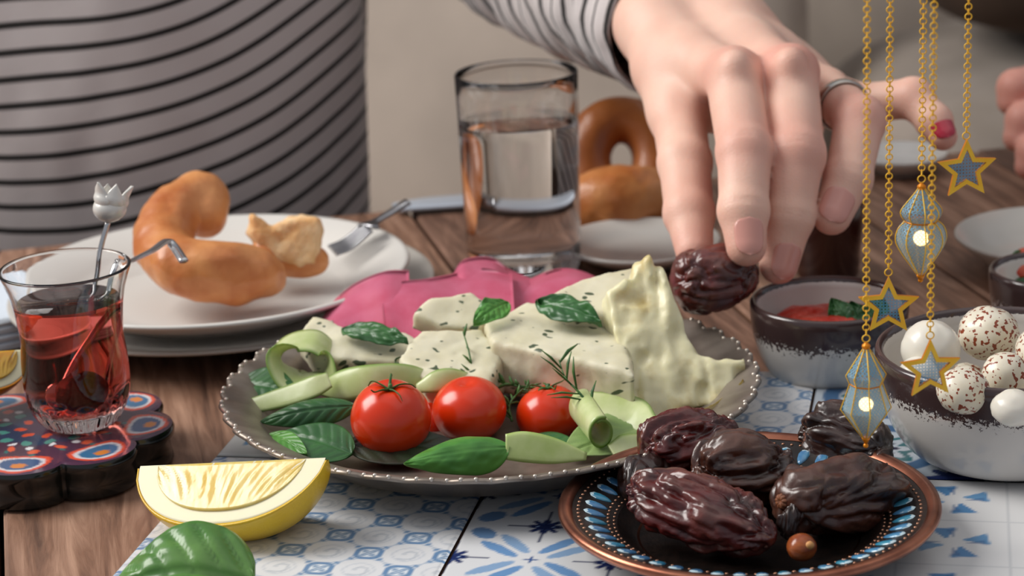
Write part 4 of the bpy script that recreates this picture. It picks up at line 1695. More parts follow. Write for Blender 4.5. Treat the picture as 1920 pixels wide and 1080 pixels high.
def petal(ang, nm, tipout, wid, fr=1.0):
    V = []
    nu, nv = 20, 13
    rot = Matrix.Rotation(ang, 3, axis)
    for i in range(nu):
        t = i / (nu - 1)
        rad = 0.0082 * (math.sin(min(1, t * 1.35) * PI / 2) ** 0.8) * (1 - 0.30 * max(0, t - .55) / 0.45) + tipout * max(0, t - 0.7) / 0.3
        hw = wid * (math.sin(min(1.0, t * 1.25) * PI / 2)) * max(0.02, 1 - max(0, (t - 0.55) / 0.45) ** 1.3)
        for j in range(nv):
            s = -1 + 2 * j / (nv - 1)
            al = s * hw
            d_ = side * math.sin(al) - fwd * math.cos(al) * -1
            d_ = (side * math.sin(al) + fwd * math.cos(al))
            V.append(tuple(b0 + axis * (t * hL * fr) + rot @ (d_ * (rad * (1 - 0.05 * s * s)))))
    n_ = len(V)
    inn = [tuple(Vector(p) * 1.0 + (b0 + axis * 0 - Vector(p) + axis * (Vector(p) - b0).dot(axis)) * 0.12) for p in V]
    F = grid_faces(nu, nv)
    rim = [i * nv for i in range(nu)] + [(nu - 1) * nv + j for j in range(1, nv)] + [i * nv + nv - 1 for i in range(nu - 2, -1, -1)] + [j for j in range(nv - 2, 0, -1)]
    k_ = len(rim)
    F3 = [(rim[i], rim[(i + 1) % k_], rim[(i + 1) % k_] + n_, rim[i] + n_) for i in range(k_)]
    mesh(nm, V + inn, [tuple(reversed(q)) for q in F] + [tuple(i + n_ for i in q) for q in F] + F3, M_pewter, sp)


for k, (an, tw, wd) in enumerate(((0.5, 0.001, 0.85), (2.6, 0.0035, 0.75), (-1.6, 0.0035, 0.8), (3.6, 0.001, 0.7))):
    petal(an, 'petal', tw, wd)
v, f = superball(b0 + axis * hL * 0.38, (0.0140, 0.0140, hL * 0.72), 2, 24)
mesh('tulip_core', v, f, M_pewter, sp)

# bent flat handle lying across the rim
hp = [gb + Vector((0.006, 0.004, 0.012)), gb + Vector((0.017, 0.012, GH * 0.9)), W(246, 490, 0.915), W(285, 470, 0.93), W(312, 452, 0.945), W(326, 462, 0.945), W(345, 490, 0.935)]
hs = spline([tuple(a) for a in hp], 8)
ts = thing('teaspoon', 'plain steel teaspoon leaning out of the tea glass to the right', 'spoon', hp[0])
v, f = tube([Vector(a) for a in hs], [0.0010 + 0.0011 * min(1, i / 30) for i in range(len(hs))], 10, squash=0.45, nhint=(0, -0.3, 1))
mesh('handle', v, f, M_steel, ts)
v, f = superball(hp[0], (0.006, 0.004, 0.012), 2, 20)
mesh('spoon_bowl', v, f, M_steel, ts)
M_refr = mat('red_refraction', 'e0301c', 0.4, c2='f06a40', scale=120, bump=0.5, bscale=500)
v, f = superball(gb + Vector((0.002, -0.004, 0.0165)), (0.017, 0.016, 0.015), 2.2, 40, 0.10, 5)  # added lump that stands for the coaster seen refracted through the tea
tag(mesh('refraction_lump', v, f, M_refr, base=gb + Vector((0.002, -0.004, 0.010))), 'red lump added at the bottom of the tea, standing for the refracted coaster', 'refraction')

# ------------------------------------------------------------------ water glass
wb = P(984, 505, 0.0)
K = depth(wb) / FPX
WR = 113 * K
WH = 0.1050
wg = thing('water_glass', 'straight tall glass of water behind the salad platter', 'glass', wb)
Rb = 106 * K
pr = [(0.0005, 0.0), (Rb * 0.9, 0.0), (Rb, 0.0015)] + [(Rb + (WR - Rb) * i / 10, 0.0015 + (WH - 0.0015) * i / 10) for i in range(1, 11)]
th = 0.0010
lvz = WH * 0.765


def wir(z):
    return Rb + (WR - Rb) * z / WH - th


pr += [(WR - th / 2, WH + 0.0006)] + [(wir(WH - (WH - lvz) * i / 6), WH - (WH - lvz) * i / 6) for i in range(0, 7)]
V, F = lathe(pr, 128, wb)
mesh('glass_body', V, F, M_glass, wg)
M_wateri = mat('water_at_glass', (0.99, 0.995, 1.0), 0.0, trans=1.0, ior=1.33 / 1.45)
wp = [(0.0003, 0.008), (Rb * 0.7, 0.0085)] + [(wir(0.010 + (lvz - 0.010) * i / 10), 0.010 + (lvz - 0.010) * i / 10) for i in range(11)]
liquid('water', wp, 128, wb, M_wateri, M_water, wg)

# ------------------------------------------------------------------ bread
M_crust = mat('bread_crust', 'b05f28', 0.4, c2='d8955a', scale=45, lo=0.3, hi=0.7, bump=0.6, bscale=120, bdist=0.0015, coat=0.2)
M_crustd = mat('dark_bread_crust', '8a4a1c', 0.45, c2='b9703a', scale=26, lo=0.3, hi=0.7, bump=0.3, bscale=120, bdist=0.0015, coat=0.2)
M_crumb = mat('bread_crumb', 'd8a56c', 0.8, c2='e8c79a', scale=90, bump=0.6, bscale=260, bdist=0.002, sss=0.2)


def roll(name, label, pts, rs, seed, m, h=0.0018, amp=0.0012, parent=None, cat_='bread'):
    P3 = spline([tuple(p) + (r,) for p, r in zip(pts, rs)], 6)
    rmax = max(rs)
    lo = P3[:, :3].min(0) - rmax - 0.004
    hi = P3[:, :3].max(0) + rmax + 0.004
    Fd = Field(lo, hi, h)
    for i in range(len(P3) - 1):
        Fd.cone(P3[i, :3], P3[i + 1, :3], P3[i, 3], P3[i + 1, 3], k=0.002, margin=0.008)
    V, Fc = Fd.mesh()
    nrm = amp * fbm(V * 60, seed, 3)
    c = P3[:, :3].mean(0)
    V = V + (V - c) / (np.linalg.norm(V - c, axis=1)[:, None] + 1e-6) * nrm[:, None]
    o = mesh(name, V, Fc, m, parent, base=None if parent else tuple(c))
    if not parent:
        tag(o, label, cat_, None)
    return o


k = 1.06 / FPX
roll('bread_ring_piece', 'golden curved piece of bread ring on the upper left plate', [W(385, 408, 1.075), W(376, 372, 1.085), W(340, 392, 1.075), W(312, 432, 1.06), W(312, 474, 1.045), W(345, 500, 1.03), W(410, 510, 1.03), W(465, 513, 1.035), (W(500, 518, 1.04))],
     [40 * k, 50 * k, 50 * k, 49 * k, 49 * k, 51 * k, 53 * k, 50 * k, 34 * k], 3, M_crust, amp=0.0022)
o_ = W(530, 450, 1.055)
bc = thing('torn_bread_chunk', 'torn chunk of bread beside the curved piece on the upper left plate', 'bread', o_)
slab('crumb', [(462, 432), (470, 402), (510, 418), (545, 404), (598, 405), (602, 440), (596, 500), (560, 508), (520, 480), (482, 462)], o_, (0.1, -1, 0.35), 0.022, M_crumb, bc, amp=0.0020, freq=110, seed=5, rnd=0.004, pits=0.002, h=0.0016)
roll('crust', '', [W(500, 470, 1.062), W(545, 490, 1.066), W(592, 488, 1.064)], [26 * k, 30 * k, 26 * k], 8, M_crust, parent=bc)
# rings behind the water glass
kb = 1.24 / FPX
c0 = W(1165, 300, 1.25)
pts = []
for i in range(13):
    a = 2 * PI * i / 12
    pts.append(c0 + Vector((math.cos(a) * 66 * kb, math.sin(a) * 0.012, math.sin(a) * 70 * kb)))
roll('bread_ring', 'dark brown bread ring standing upright behind the water glass', pts, [42 * kb] * 13, 12, M_crustd, h=0.0022)
pts = [W(1085, 395, 1.21), W(1125, 382, 1.205), W(1180, 378, 1.205), W(1225, 385, 1.21), W(1270, 395, 1.215)]
roll('bread_roll', 'golden bread roll lying in front of the upright bread ring', pts, [48 * kb, 60 * kb, 64 * kb, 62 * kb, 50 * kb], 15, M_crust, h=0.0022)

# ------------------------------------------------------------------ fork on the upper plate, knife behind the glass


def flat_bar(pts, ws, th, up=(0, 0, 1), per=8):
    arr = spline([tuple(p) + (w,) for p, w in zip(pts, ws)], per)
    V = []
    P3 = [Vector(a[:3]) for a in arr]
    for i, a in enumerate(arr):
        T = (P3[min(i + 1, len(P3) - 1)] - P3[max(i - 1, 0)]).normalized()
        D = Vector(up).cross(T).normalized()
        U = T.cross(D)
        for (sx, sz) in ((-1, -0.4), (-0.8, 1), (0.8, 1), (1, -0.4), (0.8, -1), (-0.8, -1)):
            V.append(tuple(P3[i] + D * (sx * a[3] / 2) + U * (sz * th / 2)))
    F = grid_faces(len(arr), 6, closed_v=True)
    F.append(tuple(range(6)))
    F.append(tuple((len(arr) - 1) * 6 + q for q in reversed(range(6))))
    return V, F


zf = 0.0335
fk = thing('table_fork', 'steel fork lying on the right side of the upper left plate', 'fork', P(690, 430, zf))
neck = P(690, 425, zf + 0.004)
tipc = P(622, 470, zf - 0.006)
T = (tipc - neck).normalized()
Dn = Vector((0, 0, 1)).cross(T).normalized()
v, f = flat_bar([P(765, 378, zf + 0.012), P(735, 397, zf + 0.008), P(705, 415, zf + 0.005), neck], [0.008, 0.006, 0.005, 0.014], 0.002)
mesh('handle', v, f, M_steeld, fk)
for i in range(4):
    s = (i - 1.5) * 0.0052
    v, f = flat_bar([neck + Dn * s * 0.9, neck + Dn * s + T * 0.012 + Vector((0, 0, -0.002)), tipc + Dn * s], [0.0034, 0.0026, 0.0014], 0.0016)
    mesh('tine', v, f, M_steeld, fk)
kn = thing('table_knife', 'table knife with a pale blade lying left of the water glass', 'knife', P(800, 385, 0.004))
v, f = flat_bar([P(742, 390, 0.004), P(800, 382, 0.004), P(900, 374, 0.004), P(1040, 362, 0.004)], [0.014, 0.022, 0.024, 0.022], 0.003)
mesh('blade', v, f, mat('pale_blade', 'c9d2de', 0.35, 0.3), kn)
v, f = flat_bar([P(1040, 362, 0.005), P(1100, 356, 0.006), P(1180, 346, 0.005)], [0.010, 0.014, 0.012], 0.007)
mesh('handle', v, f, M_steeld, kn)
nb = P(-62, 632, 0.0)
nap = thing('folded_napkin', 'folded white napkin at the left edge beside the tea glass', 'napkin', nb)
M_nap = mat('white_napkin', 'c9d2dc', 0.9, bump=0.3, bscale=500)
for i in range(4):
    v, f = superball(nb + Vector((0.001 * i, 0.0015 * i, 0.0022 + 0.0038 * i)), (0.075, 0.070, 0.0042), 9, 48, 0.02, i, Matrix.Rotation(0.5 + 0.03 * i, 3, 'Z'))
    mesh('fold', v, f, M_nap, nap)
# dark red brown cup shape behind the fingers
cb = P(1552, 520, 0.0)
Kc = depth(cb) / FPX
V, F = lathe([(0.0005, 0), (50 * Kc, 0), (58 * Kc, 0.003), (66 * Kc, 0.03), (68 * Kc, 0.046), (66 * Kc, 0.047), (62 * Kc, 0.044), (54 * Kc, 0.008), (0.0005, 0.006)], 64, cb)
tag(mesh('dark_cup', V, F, mat('dark_red_brown', '3a130c', 0.2, c2='2a0d09', scale=20, coat=0.5), base=cb), 'dark red brown cup shape behind the fingers', 'cup')

# ------------------------------------------------------------------ bowl contents
M_moz = mat('fresh_cheese', 'e9e3d2', 0.35, c2='ddd4bd', scale=40, sss=0.3, sss_r=(0.005, 0.004, 0.003), coat=0.3, flecks=('8a3c1c', 560, (1, 1, 1), 0.585))
M_mozp = mat('plain_fresh_cheese', 'e6e1d4', 0.35, sss=0.3, sss_r=(0.005, 0.004, 0.003), coat=0.3)
for (px, py, dd, s, m_, lab, sq) in (
        (1885, 705, 0.820, 0.0175, M_moz, 'cheese ball thickly dotted with red pepper in front of the pile', 1.0),
        (1855, 625, 0.855, 0.0240, M_moz, 'large oval cheese ball with dark spots at the back of the large bowl', 0.85),
        (1745, 655, 0.845, 0.0225, M_mozp, 'plain white cheese ball at the left inside the large bowl', 1.0),
        (1805, 732, 0.805, 0.0190, M_moz, 'spiced cheese ball low at the front left of the large bowl', 0.9),
        (1900, 765, 0.785, 0.0160, M_mozp, 'small plain white cheese ball at the front rim of the large bowl', 0.8),
        (1960, 660, 0.83, 0.023, M_moz, 'spiced cheese ball at the right, cut off by the picture edge', 0.9),
        (1722, 700, 0.832, 0.015, M_mozp, 'half sunken white cheese ball against the left wall of the large bowl', 0.8)):
    v, f = superball(W(px, py, dd), (s, s, s * sq), 2.1, 48, 0.05, px)
    tag(mesh('cheese_ball', v, f, m_, base=W(px, py, dd)), lab, 'cheese ball', 'cheese balls in the large speckled bowl')
for i, (dx, dy, dz, s) in enumerate(((-0.012, 0.014, -0.02, .02), (0.012, 0.012, -0.022, .02), (0.0, -0.012, -0.026, .02), (0.02, -0.006, -0.022, .018), (-0.02, -0.004, -0.022, .018))):
    v, f = superball(BB + Vector((dx, dy, 0.044 + dz * 1.0)), (s, s, s * 0.9), 2.1, 32, 0.05, i)
    tag(mesh('cheese_ball', v, f, M_moz, base=BB + Vector((dx, dy, 0.02))), ['spiced cheese ball buried at the back left of the large bowl', 'spiced cheese ball buried at the back right of the large bowl', 'spiced cheese ball buried at the front of the large bowl', 'spiced cheese ball buried at the right of the large bowl', 'spiced cheese ball buried at the left of the large bowl'][i], 'cheese ball', 'buried cheese balls')
# dip bowl
M_paste = mat('red_pepper_paste', 'b8281c', 0.35, c2='d04a38', scale=160, bump=0.7, bscale=260, bdist=0.003, coat=0.4)
pc = SB + Vector((0, 0.002, 0.0235))
v, f = superball(pc, (0.046, 0.042, 0.018), 2.4, 64, 0.16, 7)
tag(mesh('pepper_paste', v, f, M_paste, base=pc - Vector((0, 0, 0.008))), 'chunky red pepper paste in the small speckled bowl', 'paste', kind='stuff')
pr_ = thing('parsley_sprig', 'parsley sprig standing in the red pepper paste', 'herb sprig', W(1620, 630, depth(pc)))
dp = depth(pc)
for (a, b_, w_) in (((1610, 640), (1565, 562), .014), ((1625, 640), (1600, 570), .013), ((1632, 640), (1660, 560), .014), ((1630, 645), (1675, 590), .012), ((1600, 650), (1570, 650), .012), ((1640, 650), (1640, 600), .012)):
    leaf('leaflet', W(a[0] - 8, a[1] - 12, dp - 0.012), W(b_[0] - 6, b_[1] - 4, dp - 0.006), w_, (0, -0.9, 0.4), M_leafd, parent=pr_, wave=0.8, bend=0.002, seed=a[0] + b_[0])
v, f = tube([W(1625, 655, dp), W(1625, 635, dp), W(1622, 615, dp)], 0.0008, 6)
mesh('stem', v, f, M_herb, pr_)
# tomato bowl
for i, (px, py, dd, s) in enumerate(((1905, 505, 1.02, .016), (1930, 490, 1.03, .016), (1960, 515, 1.02, .018))):
    v, f = superball(W(px, py, dd), (s, s, s * 0.8), 2.2, 32, 0.05, i)
    tag(mesh('cut_tomato', v, f, M_tcut, base=W(px, py, dd)), ['cut red tomato nearest the left rim of the far right bowl', 'cut tomato at the back of the far right bowl', 'cut tomato cut off by the right picture edge'][i], 'tomato', 'cut tomatoes')
leaf_ = leaf('salad_leaf', W(1890, 545, 1.01), W(1935, 480, 1.03), 0.02, (-.3, -0.6, 1), M_leafd, bend=0.003, wave=0.5, seed=31)
tag(leaf_, 'green leaf beside the cut tomatoes in the far right bowl', 'leaf')
# ------------------------------------------------------------------ sofa behind the table
M_sofa = mat('sofa_fabric', 'a39488', 0.95, c2='978a7f', scale=12, bump=0.3, bscale=500, bdist=0.001, sheen=0.2)
M_sofa2 = mat('cushion_fabric', 'b5a89b', 0.95, c2='a99c90', scale=12, bump=0.3, bscale=500, sheen=0.2)
sofa = thing('sofa', 'taupe fabric sofa on which both people sit, behind the table', 'sofa', (0.1, 2.1, TABZ))
v, f = superball((0.1, 2.12, -0.585), (2.9, 1.25, 0.22), 12, 60)
mesh('base', v, f, M_sofa, sofa)
for i, x in enumerate((-0.86, 0.10, 1.06)):
    v, f = superball((x, 2.00, -0.41), (0.955, 1.10, 0.17), 8, 60, 0.01, i)
    mesh('seat_cushion', v, f, M_sofa, sofa)
    v, f = superball((x, 2.58, -0.03), (0.95, 0.26, 0.60), 5, 60, 0.04, i + 5, Matrix.Rotation(-0.16, 3, 'X'))
    mesh('back_cushion', v, f, M_sofa2, sofa)
v, f = superball((0.1, 2.80, -0.25), (2.9, 0.16, 0.92), 12, 50)
mesh('backrest', v, f, M_sofa, sofa)
for sx in (-1, 1):
    v, f = superball((0.1 + sx * 1.52, 2.12, -0.40), (0.2, 1.25, 0.56), 8, 50)
    mesh('armrest', v, f, M_sofa, sofa)
    for sy in (1.6, 2.6):
        v, f = box((0.1 + sx * 1.3, sy, TABZ + 0.02), (0.05, 0.05, 0.05))
        mesh('foot', v, f, M_gap, sofa)
v, f = superball((0.02, 2.10, -0.085), (0.56, 0.16, 0.46), 3.2, 60, 0.05, 3, Matrix.Rotation(-0.22, 3, 'X') @ Matrix.Rotation(0.1, 3, 'Z'))
tag(mesh('throw_pillow', v, f, mat('pillow_linen', 'cbbcae', 0.95, c2='bfb1a4', scale=10, sheen=0.2), base=(0.02, 2.10, -0.32)), 'beige linen pillow on the sofa between the torso and the arm', 'pillow')
v, f = superball((0.63, 2.06, -0.205), (0.60, 0.46, 0.235), 4, 60, 0.04, 9)
tag(mesh('folded_blanket', v, f, mat('blanket_wool', '9c9086', 0.95, c2='8c8176', scale=14, sheen=0.2), base=(0.60, 2.06, -0.32)), 'folded grey taupe blanket on the sofa seat behind the hand', 'blanket')
v, f = superball((0.60, 2.05, 0.035), (0.42, 0.30, 0.22), 3.2, 60, 0.05, 6)
tag(mesh('throw_pillow', v, f, mat('pillow_brown', '4a382c', 0.95, c2='3d2e24', scale=10), base=(0.6, 2.05, -0.08)), 'dark brown pillow on the sofa at the upper right', 'pillow')



# ------------------------------------------------------------------ people
def skin_mat(name, c):
    m, nt, b = new_mat(name)
    a = N(nt, 'ShaderNodeAttribute', attribute_name='blush')
    v = coords(nt)
    nz = N(nt, 'ShaderNodeTexNoise')
    nz.inputs['Scale'].default_value = 45
    nz.inputs['Detail'].default_value = 3
    nt.links.new(v, nz.inputs['Vector'])
    base = ramp(nt, nz.outputs['Fac'], [(0.3, lin(c[0])), (0.7, lin(c[1]))])
    mx = N(nt, 'ShaderNodeMix', data_type='RGBA')
    nt.links.new(a.outputs['Fac'], mx.inputs[0])
    nt.links.new(base, mx.inputs[6])
    mx.inputs[7].default_value = (*lin(c[2]), 1)
    nt.links.new(mx.outputs[2], b.inputs['Base Color'])
    b.inputs['Roughness'].default_value = 0.48
    b.inputs['Specular IOR Level'].default_value = 0.35
    b.inputs['Subsurface Weight'].default_value = 0.25
    b.inputs['Subsurface Radius'].default_value = (0.007, 0.0025, 0.0015)
    b.inputs['Subsurface Scale'].default_value = 1.0
    bp = N(nt, 'ShaderNodeBump')
    bp.inputs['Strength'].default_value = 0.18
    bp.inputs['Distance'].default_value = 0.0005
    n2 = N(nt, 'ShaderNodeTexVoronoi')
    n2.inputs['Scale'].default_value = 900
    nt.links.new(v, n2.inputs['Vector'])
    nt.links.new(n2.outputs['Distance'], bp.inputs['Height'])
    nt.links.new(bp.outputs['Normal'], b.inputs['Normal'])
    return m


M_skin = skin_mat('skin', ('ecc6b2', 'e4b8a4', 'd28478'))
M_nail = mat('fingernail', 'd6998c', 0.25, coat=0.4)
M_rednail = mat('red_nail_polish', 'b02038', 0.2, coat=0.6)


def px_chain(c):
    return [(np.array(tuple(W(x, y, dd))), r * dd / FPX) for (x, y, dd, r) in c]


def hand_field(fingers, palm, k_palm=0.008, h=0.00125, mirror=None, knuckles=()):
    allp = [q for c in fingers + palm for q in c]
    pts = np.array([q[0] for q in allp])
    rr = max(q[1] for q in allp)
    lo, hi = pts.min(0) - rr - 0.006, pts.max(0) + rr + 0.006
    A = Field(lo, hi, h)
    for c in palm:
        for a, b in zip(c[:-1], c[1:]):
            A.cone(a[0], b[0], a[1], b[1], k=0.010, margin=0.016)
    B = Field(lo, hi, h)
    for c in fingers:
        Fi = Field(lo, hi, h)
        for a, b in zip(c[:-1], c[1:]):
            Fi.cone(a[0], b[0], a[1], b[1], k=0.0018, margin=0.01)
        for q in c[1:-1]:
            Fi.ell(q[0], (q[1] * 1.02,) * 3, k=0.003, margin=0.008)
        B.merge(Fi, 0.0008)
    for (p, r) in knuckles:
        A.ell(p, (r,) * 3, k=0.008, margin=0.012)
    A.merge(B, k_palm)
    return A


def nail(name, chain, parent, m, n_hint, roll=0.0, size=0.95):
    (a, ra), (b, rb_) = chain[-2], chain[-1]
    a, b = Vector(a), Vector(b)
    T = (b - a).normalized()
    n0 = Vector(n_hint)
    n0 = (n0 - T * n0.dot(T)).normalized()
    n0 = Matrix.Rotation(roll, 3, T) @ n0
    B_ = T.cross(n0)
    nu, nv = 18, 15
    V = []
    L0, L1 = -1.15 * rb_, 0.72 * rb_
    for i in range(nu):
        u = i / (nu - 1)
        t = L0 + (L1 - L0) * u
        edge = max(0.0, 1 - abs(2 * u - 1) ** 4.0) ** 0.5
        for j in range(nv):
            s = (-1 + 2 * j / (nv - 1)) * 0.88 * edge * size
            if t <= 0:
                seg = (b - a).length
                r = rb_ + (ra - rb_) * min(1, -t / seg)
            else:
                r = rb_ * math.sqrt(max(0.2, 1 - (t / rb_) ** 2 * 0.75))
            V.append(tuple(b + T * t + (n0 * math.cos(s) + B_ * math.sin(s)) * (r * 1.025 + 0.00025)))
    n_ = len(V)
    V2 = [tuple(Vector(p) - n0 * 0.0006) for p in V]
    F = grid_faces(nu, nv)
    rim = [i * nv for i in range(nu)] + [(nu - 1) * nv + j for j in range(1, nv)] + [i * nv + nv - 1 for i in range(nu - 2, -1, -1)] + [j for j in range(nv - 2, 0, -1)]
    k_ = len(rim)
    F3 = [(rim[i], rim[(i + 1) % k_], rim[(i + 1) % k_] + n_, rim[i] + n_) for i in range(k_)]
    mesh(name, V + V2, [tuple(reversed(q)) for q in F] + [tuple(i + n_ for i in q) for q in F] + F3, m, parent)


TOCAM = -(R_CAM @ Vector((0, 0, -1)))
IDX = px_chain([(1374, 140, 1.00, 52), (1396, 285, 0.962, 51), (1394, 395, 0.948, 46), (1399, 462, 0.943, 38)])
MID = px_chain([(1481, 136, 1.00, 52), (1493, 290, 0.968, 53), (1480, 405, 0.962, 46), (1460, 496, 0.962, 37)])
RNG = px_chain([(1548, 172, 1.035, 42), (1612, 226, 0.992, 47), (1590, 335, 0.975, 44), (1560, 404, 0.968, 37)])
PNK = px_chain([(1596, 196, 1.07, 38), (1712, 184, 1.05, 37), (1752, 228, 1.04, 32), (1768, 256, 1.035, 27)])
THB = px_chain([(1272, 215, 1.035, 50), (1284, 305, 1.005, 49), (1292, 400, 0.985, 46), (1302, 470, 0.972, 36)])
WR1, WR2 = (1232, 50, 1.085, 66), (1335, 25, 1.09, 72)
PALM = [px_chain([WR1, (1300, 120, 1.045, 60), (1374, 145, 1.005, 48)]),
        px_chain([WR2, (1405, 105, 1.045, 60), (1481, 140, 1.005, 47)]),
        px_chain([WR2, (1450, 120, 1.06, 58), (1548, 176, 1.04, 42)]),
        px_chain([WR2, (1480, 140, 1.08, 56), (1596, 200, 1.075, 40)]),
        px_chain([WR1, (1250, 130, 1.06, 58), (1272, 215, 1.035, 50)]),
        px_chain([(1272, 200, 1.045, 50), (1330, 190, 1.045, 46), (1400, 210, 1.045, 46)]),
        px_chain([(1400, 215, 1.05, 52), (1500, 235, 1.06, 46)])]
EL_A, EL_B = (760, -285, 1.47, 72), (860, -330, 1.48, 72)
fore = [px_chain([WR1, (1185, 10, 1.13, 74), (1000, -120, 1.30, 100)]), px_chain([WR2, (1280, -20, 1.14, 82), (1060, -170, 1.31, 100)])]
KN = [(np.array(tuple(W(1378, 122, 0.985))), 27 * 0.985 / FPX), (np.array(tuple(W(1482, 116, 0.985))), 27 * 0.985 / FPX)]
HF = hand_field([IDX, MID, RNG, PNK, THB], PALM + [[fore[0][0], fore[0][1]], [fore[1][0], fore[1][1]]], knuckles=KN)
HV, HFc = HF.mesh()
red = np.zeros(len(HV))
for c, w in ((IDX[0], .45), (IDX[1], .45), (IDX[3], .4), (MID[0], .75), (MID[1], .5), (MID[3], .4), (RNG[1], .6), (RNG[3], .3), (PNK[1], .3), (PNK[3], .6), (THB[3], .5), (THB[2], .15)):
    dd = np.linalg.norm(HV - c[0], axis=1)
    red = np.maximum(red, 1.25 * w * np.exp(-(dd / (c[1] * 1.3)) ** 2))
red = np.clip(red + 0.05, 0, 1)
red = np.maximum(red, 0.75 * np.exp(-((HV - np.array(tuple(W(1345, 370, 0.99)))) ** 2).sum(1) / 0.012 ** 2))

# knuckle creases
for c in (IDX, MID, RNG):
    for jn in (1, 2):
        p = c[jn][0]
        ax = c[jn + 1][0] - c[jn - 1][0]
        ax = ax / np.linalg.norm(ax)
        q = HV - p
        al = q @ ax
        rad = np.linalg.norm(q - al[:, None] * ax, axis=1)
        front = np.clip((q @ np.array(tuple(TOCAM))) / c[jn][1], 0, 1)
        for off in ((-0.0016, 0.0, 0.0016) if jn == 1 else (-0.0006, 0.0010)):
            g = 0.00042 * np.exp(-((al - off) / 0.00055) ** 2) * front * (rad < c[jn][1] * 1.25)
            HV = HV - (q / (np.linalg.norm(q, axis=1)[:, None] + 1e-9)) * g[:, None]

person = thing('person', 'person in a black and white striped shirt reaching across the table to pick a date', 'person', (-0.25, 1.40, TABZ))
# torso, head and arms of the same body (coarse field), joined with the fine hand into one mesh
TC = Vector((-0.256, 1.375, 0))
sh_l = np.array(tuple(Vector((TC.x + 0.165, TC.y + 0.02, 0.38))))
sh_r = np.array(tuple(Vector((TC.x - 0.165, TC.y + 0.02, 0.38))))
el_l = np.array(tuple((W(*EL_A[:3]) + W(*EL_B[:3])) / 2))
fr_l = [np.array(tuple(W(1000, -120, 1.30))), np.array(tuple(W(1060, -170, 1.31)))]
BF = Field((-0.75, 0.95, -0.45), (0.35, 1.85, 0.78), 0.0075)
BF.ell((TC.x, TC.y + 0.02, -0.08), (0.150, 0.100, 0.22), 0.05, margin=0.06)
BF.ell((TC.x, TC.y + 0.03, 0.22), (0.165, 0.105, 0.24), 0.06, margin=0.06)
BF.cone(sh_l - (0.02, 0, .01), sh_r + (0.02, 0, -.01), 0.058, 0.058, 0.05, 0.05)
BF.cone((TC.x, TC.y + .02, 0.38), (TC.x, TC.y, 0.49), 0.052, 0.048, 0.03, 0.05)
BF.ell((TC.x, TC.y - 0.005, 0.60), (0.073, 0.092, 0.112), 0.02, margin=0.04)
BF.ell((TC.x, TC.y - 0.055, 0.535), (0.045, 0.04, 0.04), 0.03, margin=0.04)
BF.cone((TC.x, TC.y - 0.092, 0.61), (TC.x, TC.y - 0.112, 0.575), 0.007, 0.013, 0.012, 0.03)
for sx in (-1, 1):
    BF.ell((TC.x + sx * 0.074, TC.y + 0.005, 0.595), (0.010, 0.02, 0.031), 0.006, margin=0.03)
BF.cone(sh_l, el_l, 0.047, 0.041, 0.03, 0.05)
BF.cone(el_l, (fr_l[0] + fr_l[1]) / 2, 0.042, 0.037, 0.02, 0.05)
BF.cone((fr_l[0] + fr_l[1]) / 2, np.array(tuple((W(1232, 10, 1.13) + W(1300, 0, 1.14)) / 2)), 0.036, 0.027, 0.02, 0.05)
el_r = np.array((TC.x - 0.26, TC.y - 0.10, 0.08))
wr_r = np.array((TC.x - 0.19, TC.y - 0.30, 0.045))
BF.cone(sh_r, el_r, 0.047, 0.041, 0.03, 0.05)
BF.cone(el_r, wr_r, 0.040, 0.027, 0.02, 0.05)
BF.ell(wr_r + (0.02, -0.06, -0.008), (0.040, 0.055, 0.016), 0.02, margin=0.04)
for i in range(4):
    a = wr_r + np.array((0.0 + i * 0.017, -0.10, -0.008))
    BF.cone(a, a + (0.004, -0.05 - 0.008 * (1.5 - abs(i - 1.5)), -0.016), 0.0095, 0.0085, 0.006, 0.02)
BF.cone(wr_r + (0.045, -0.04, -0.008), wr_r + (0.075, -0.085, -0.018), 0.012, 0.0095, 0.01, 0.02)
BV, BFc = BF.mesh()
# cut the coarse forearm where the fine mesh takes over
V, F = cat([(HV, HFc), (BV, BFc)])
blush = np.concatenate([red, np.zeros(len(BV))])
mesh('body', V, F, M_skin, person, attr={'blush': blush})
HN = tuple(TOCAM)
nail('fingernail', IDX, person, M_nail, HN, -0.12, 0.82)
nail('fingernail', MID, person, M_nail, HN, -0.25, 0.82)
nail('fingernail', RNG, person, M_nail, HN, 0.12, 0.95)
nail('fingernail', PNK, person, M_rednail, (0.4, -0.6, 0.2), 0.5)
# hair and eyes: outside the picture, so kept simple
v, f = superball((TC.x, TC.y + 0.022, 0.630), (0.165, 0.190, 0.205), 2.1, 48, 0.04, 3)
v = np.array(v)
v[:, 1] = np.where(v[:, 1] < TC.y - 0.062, TC.y - 0.062 + 0.0 * v[:, 1], v[:, 1])
mesh('hair', v, f, mat('brown_hair', '3a281e', 0.6, c2='2a1c14', scale=60, stretch=(6, 6, 1)), person)
for sx in (-1, 1):
    v, f = superball((TC.x + sx * 0.030, TC.y - 0.083, 0.612), (0.022, 0.020, 0.012), 2, 20)
    mesh('eye', v, f, mat('eye_white', 'e8e4e0', 0.2), person)
v, f = superball((TC.x, TC.y - 0.093, 0.545), (0.044, 0.014, 0.013), 2, 20)
mesh('lips', v, f, mat('lip_skin', 'b8685f', 0.4), person)

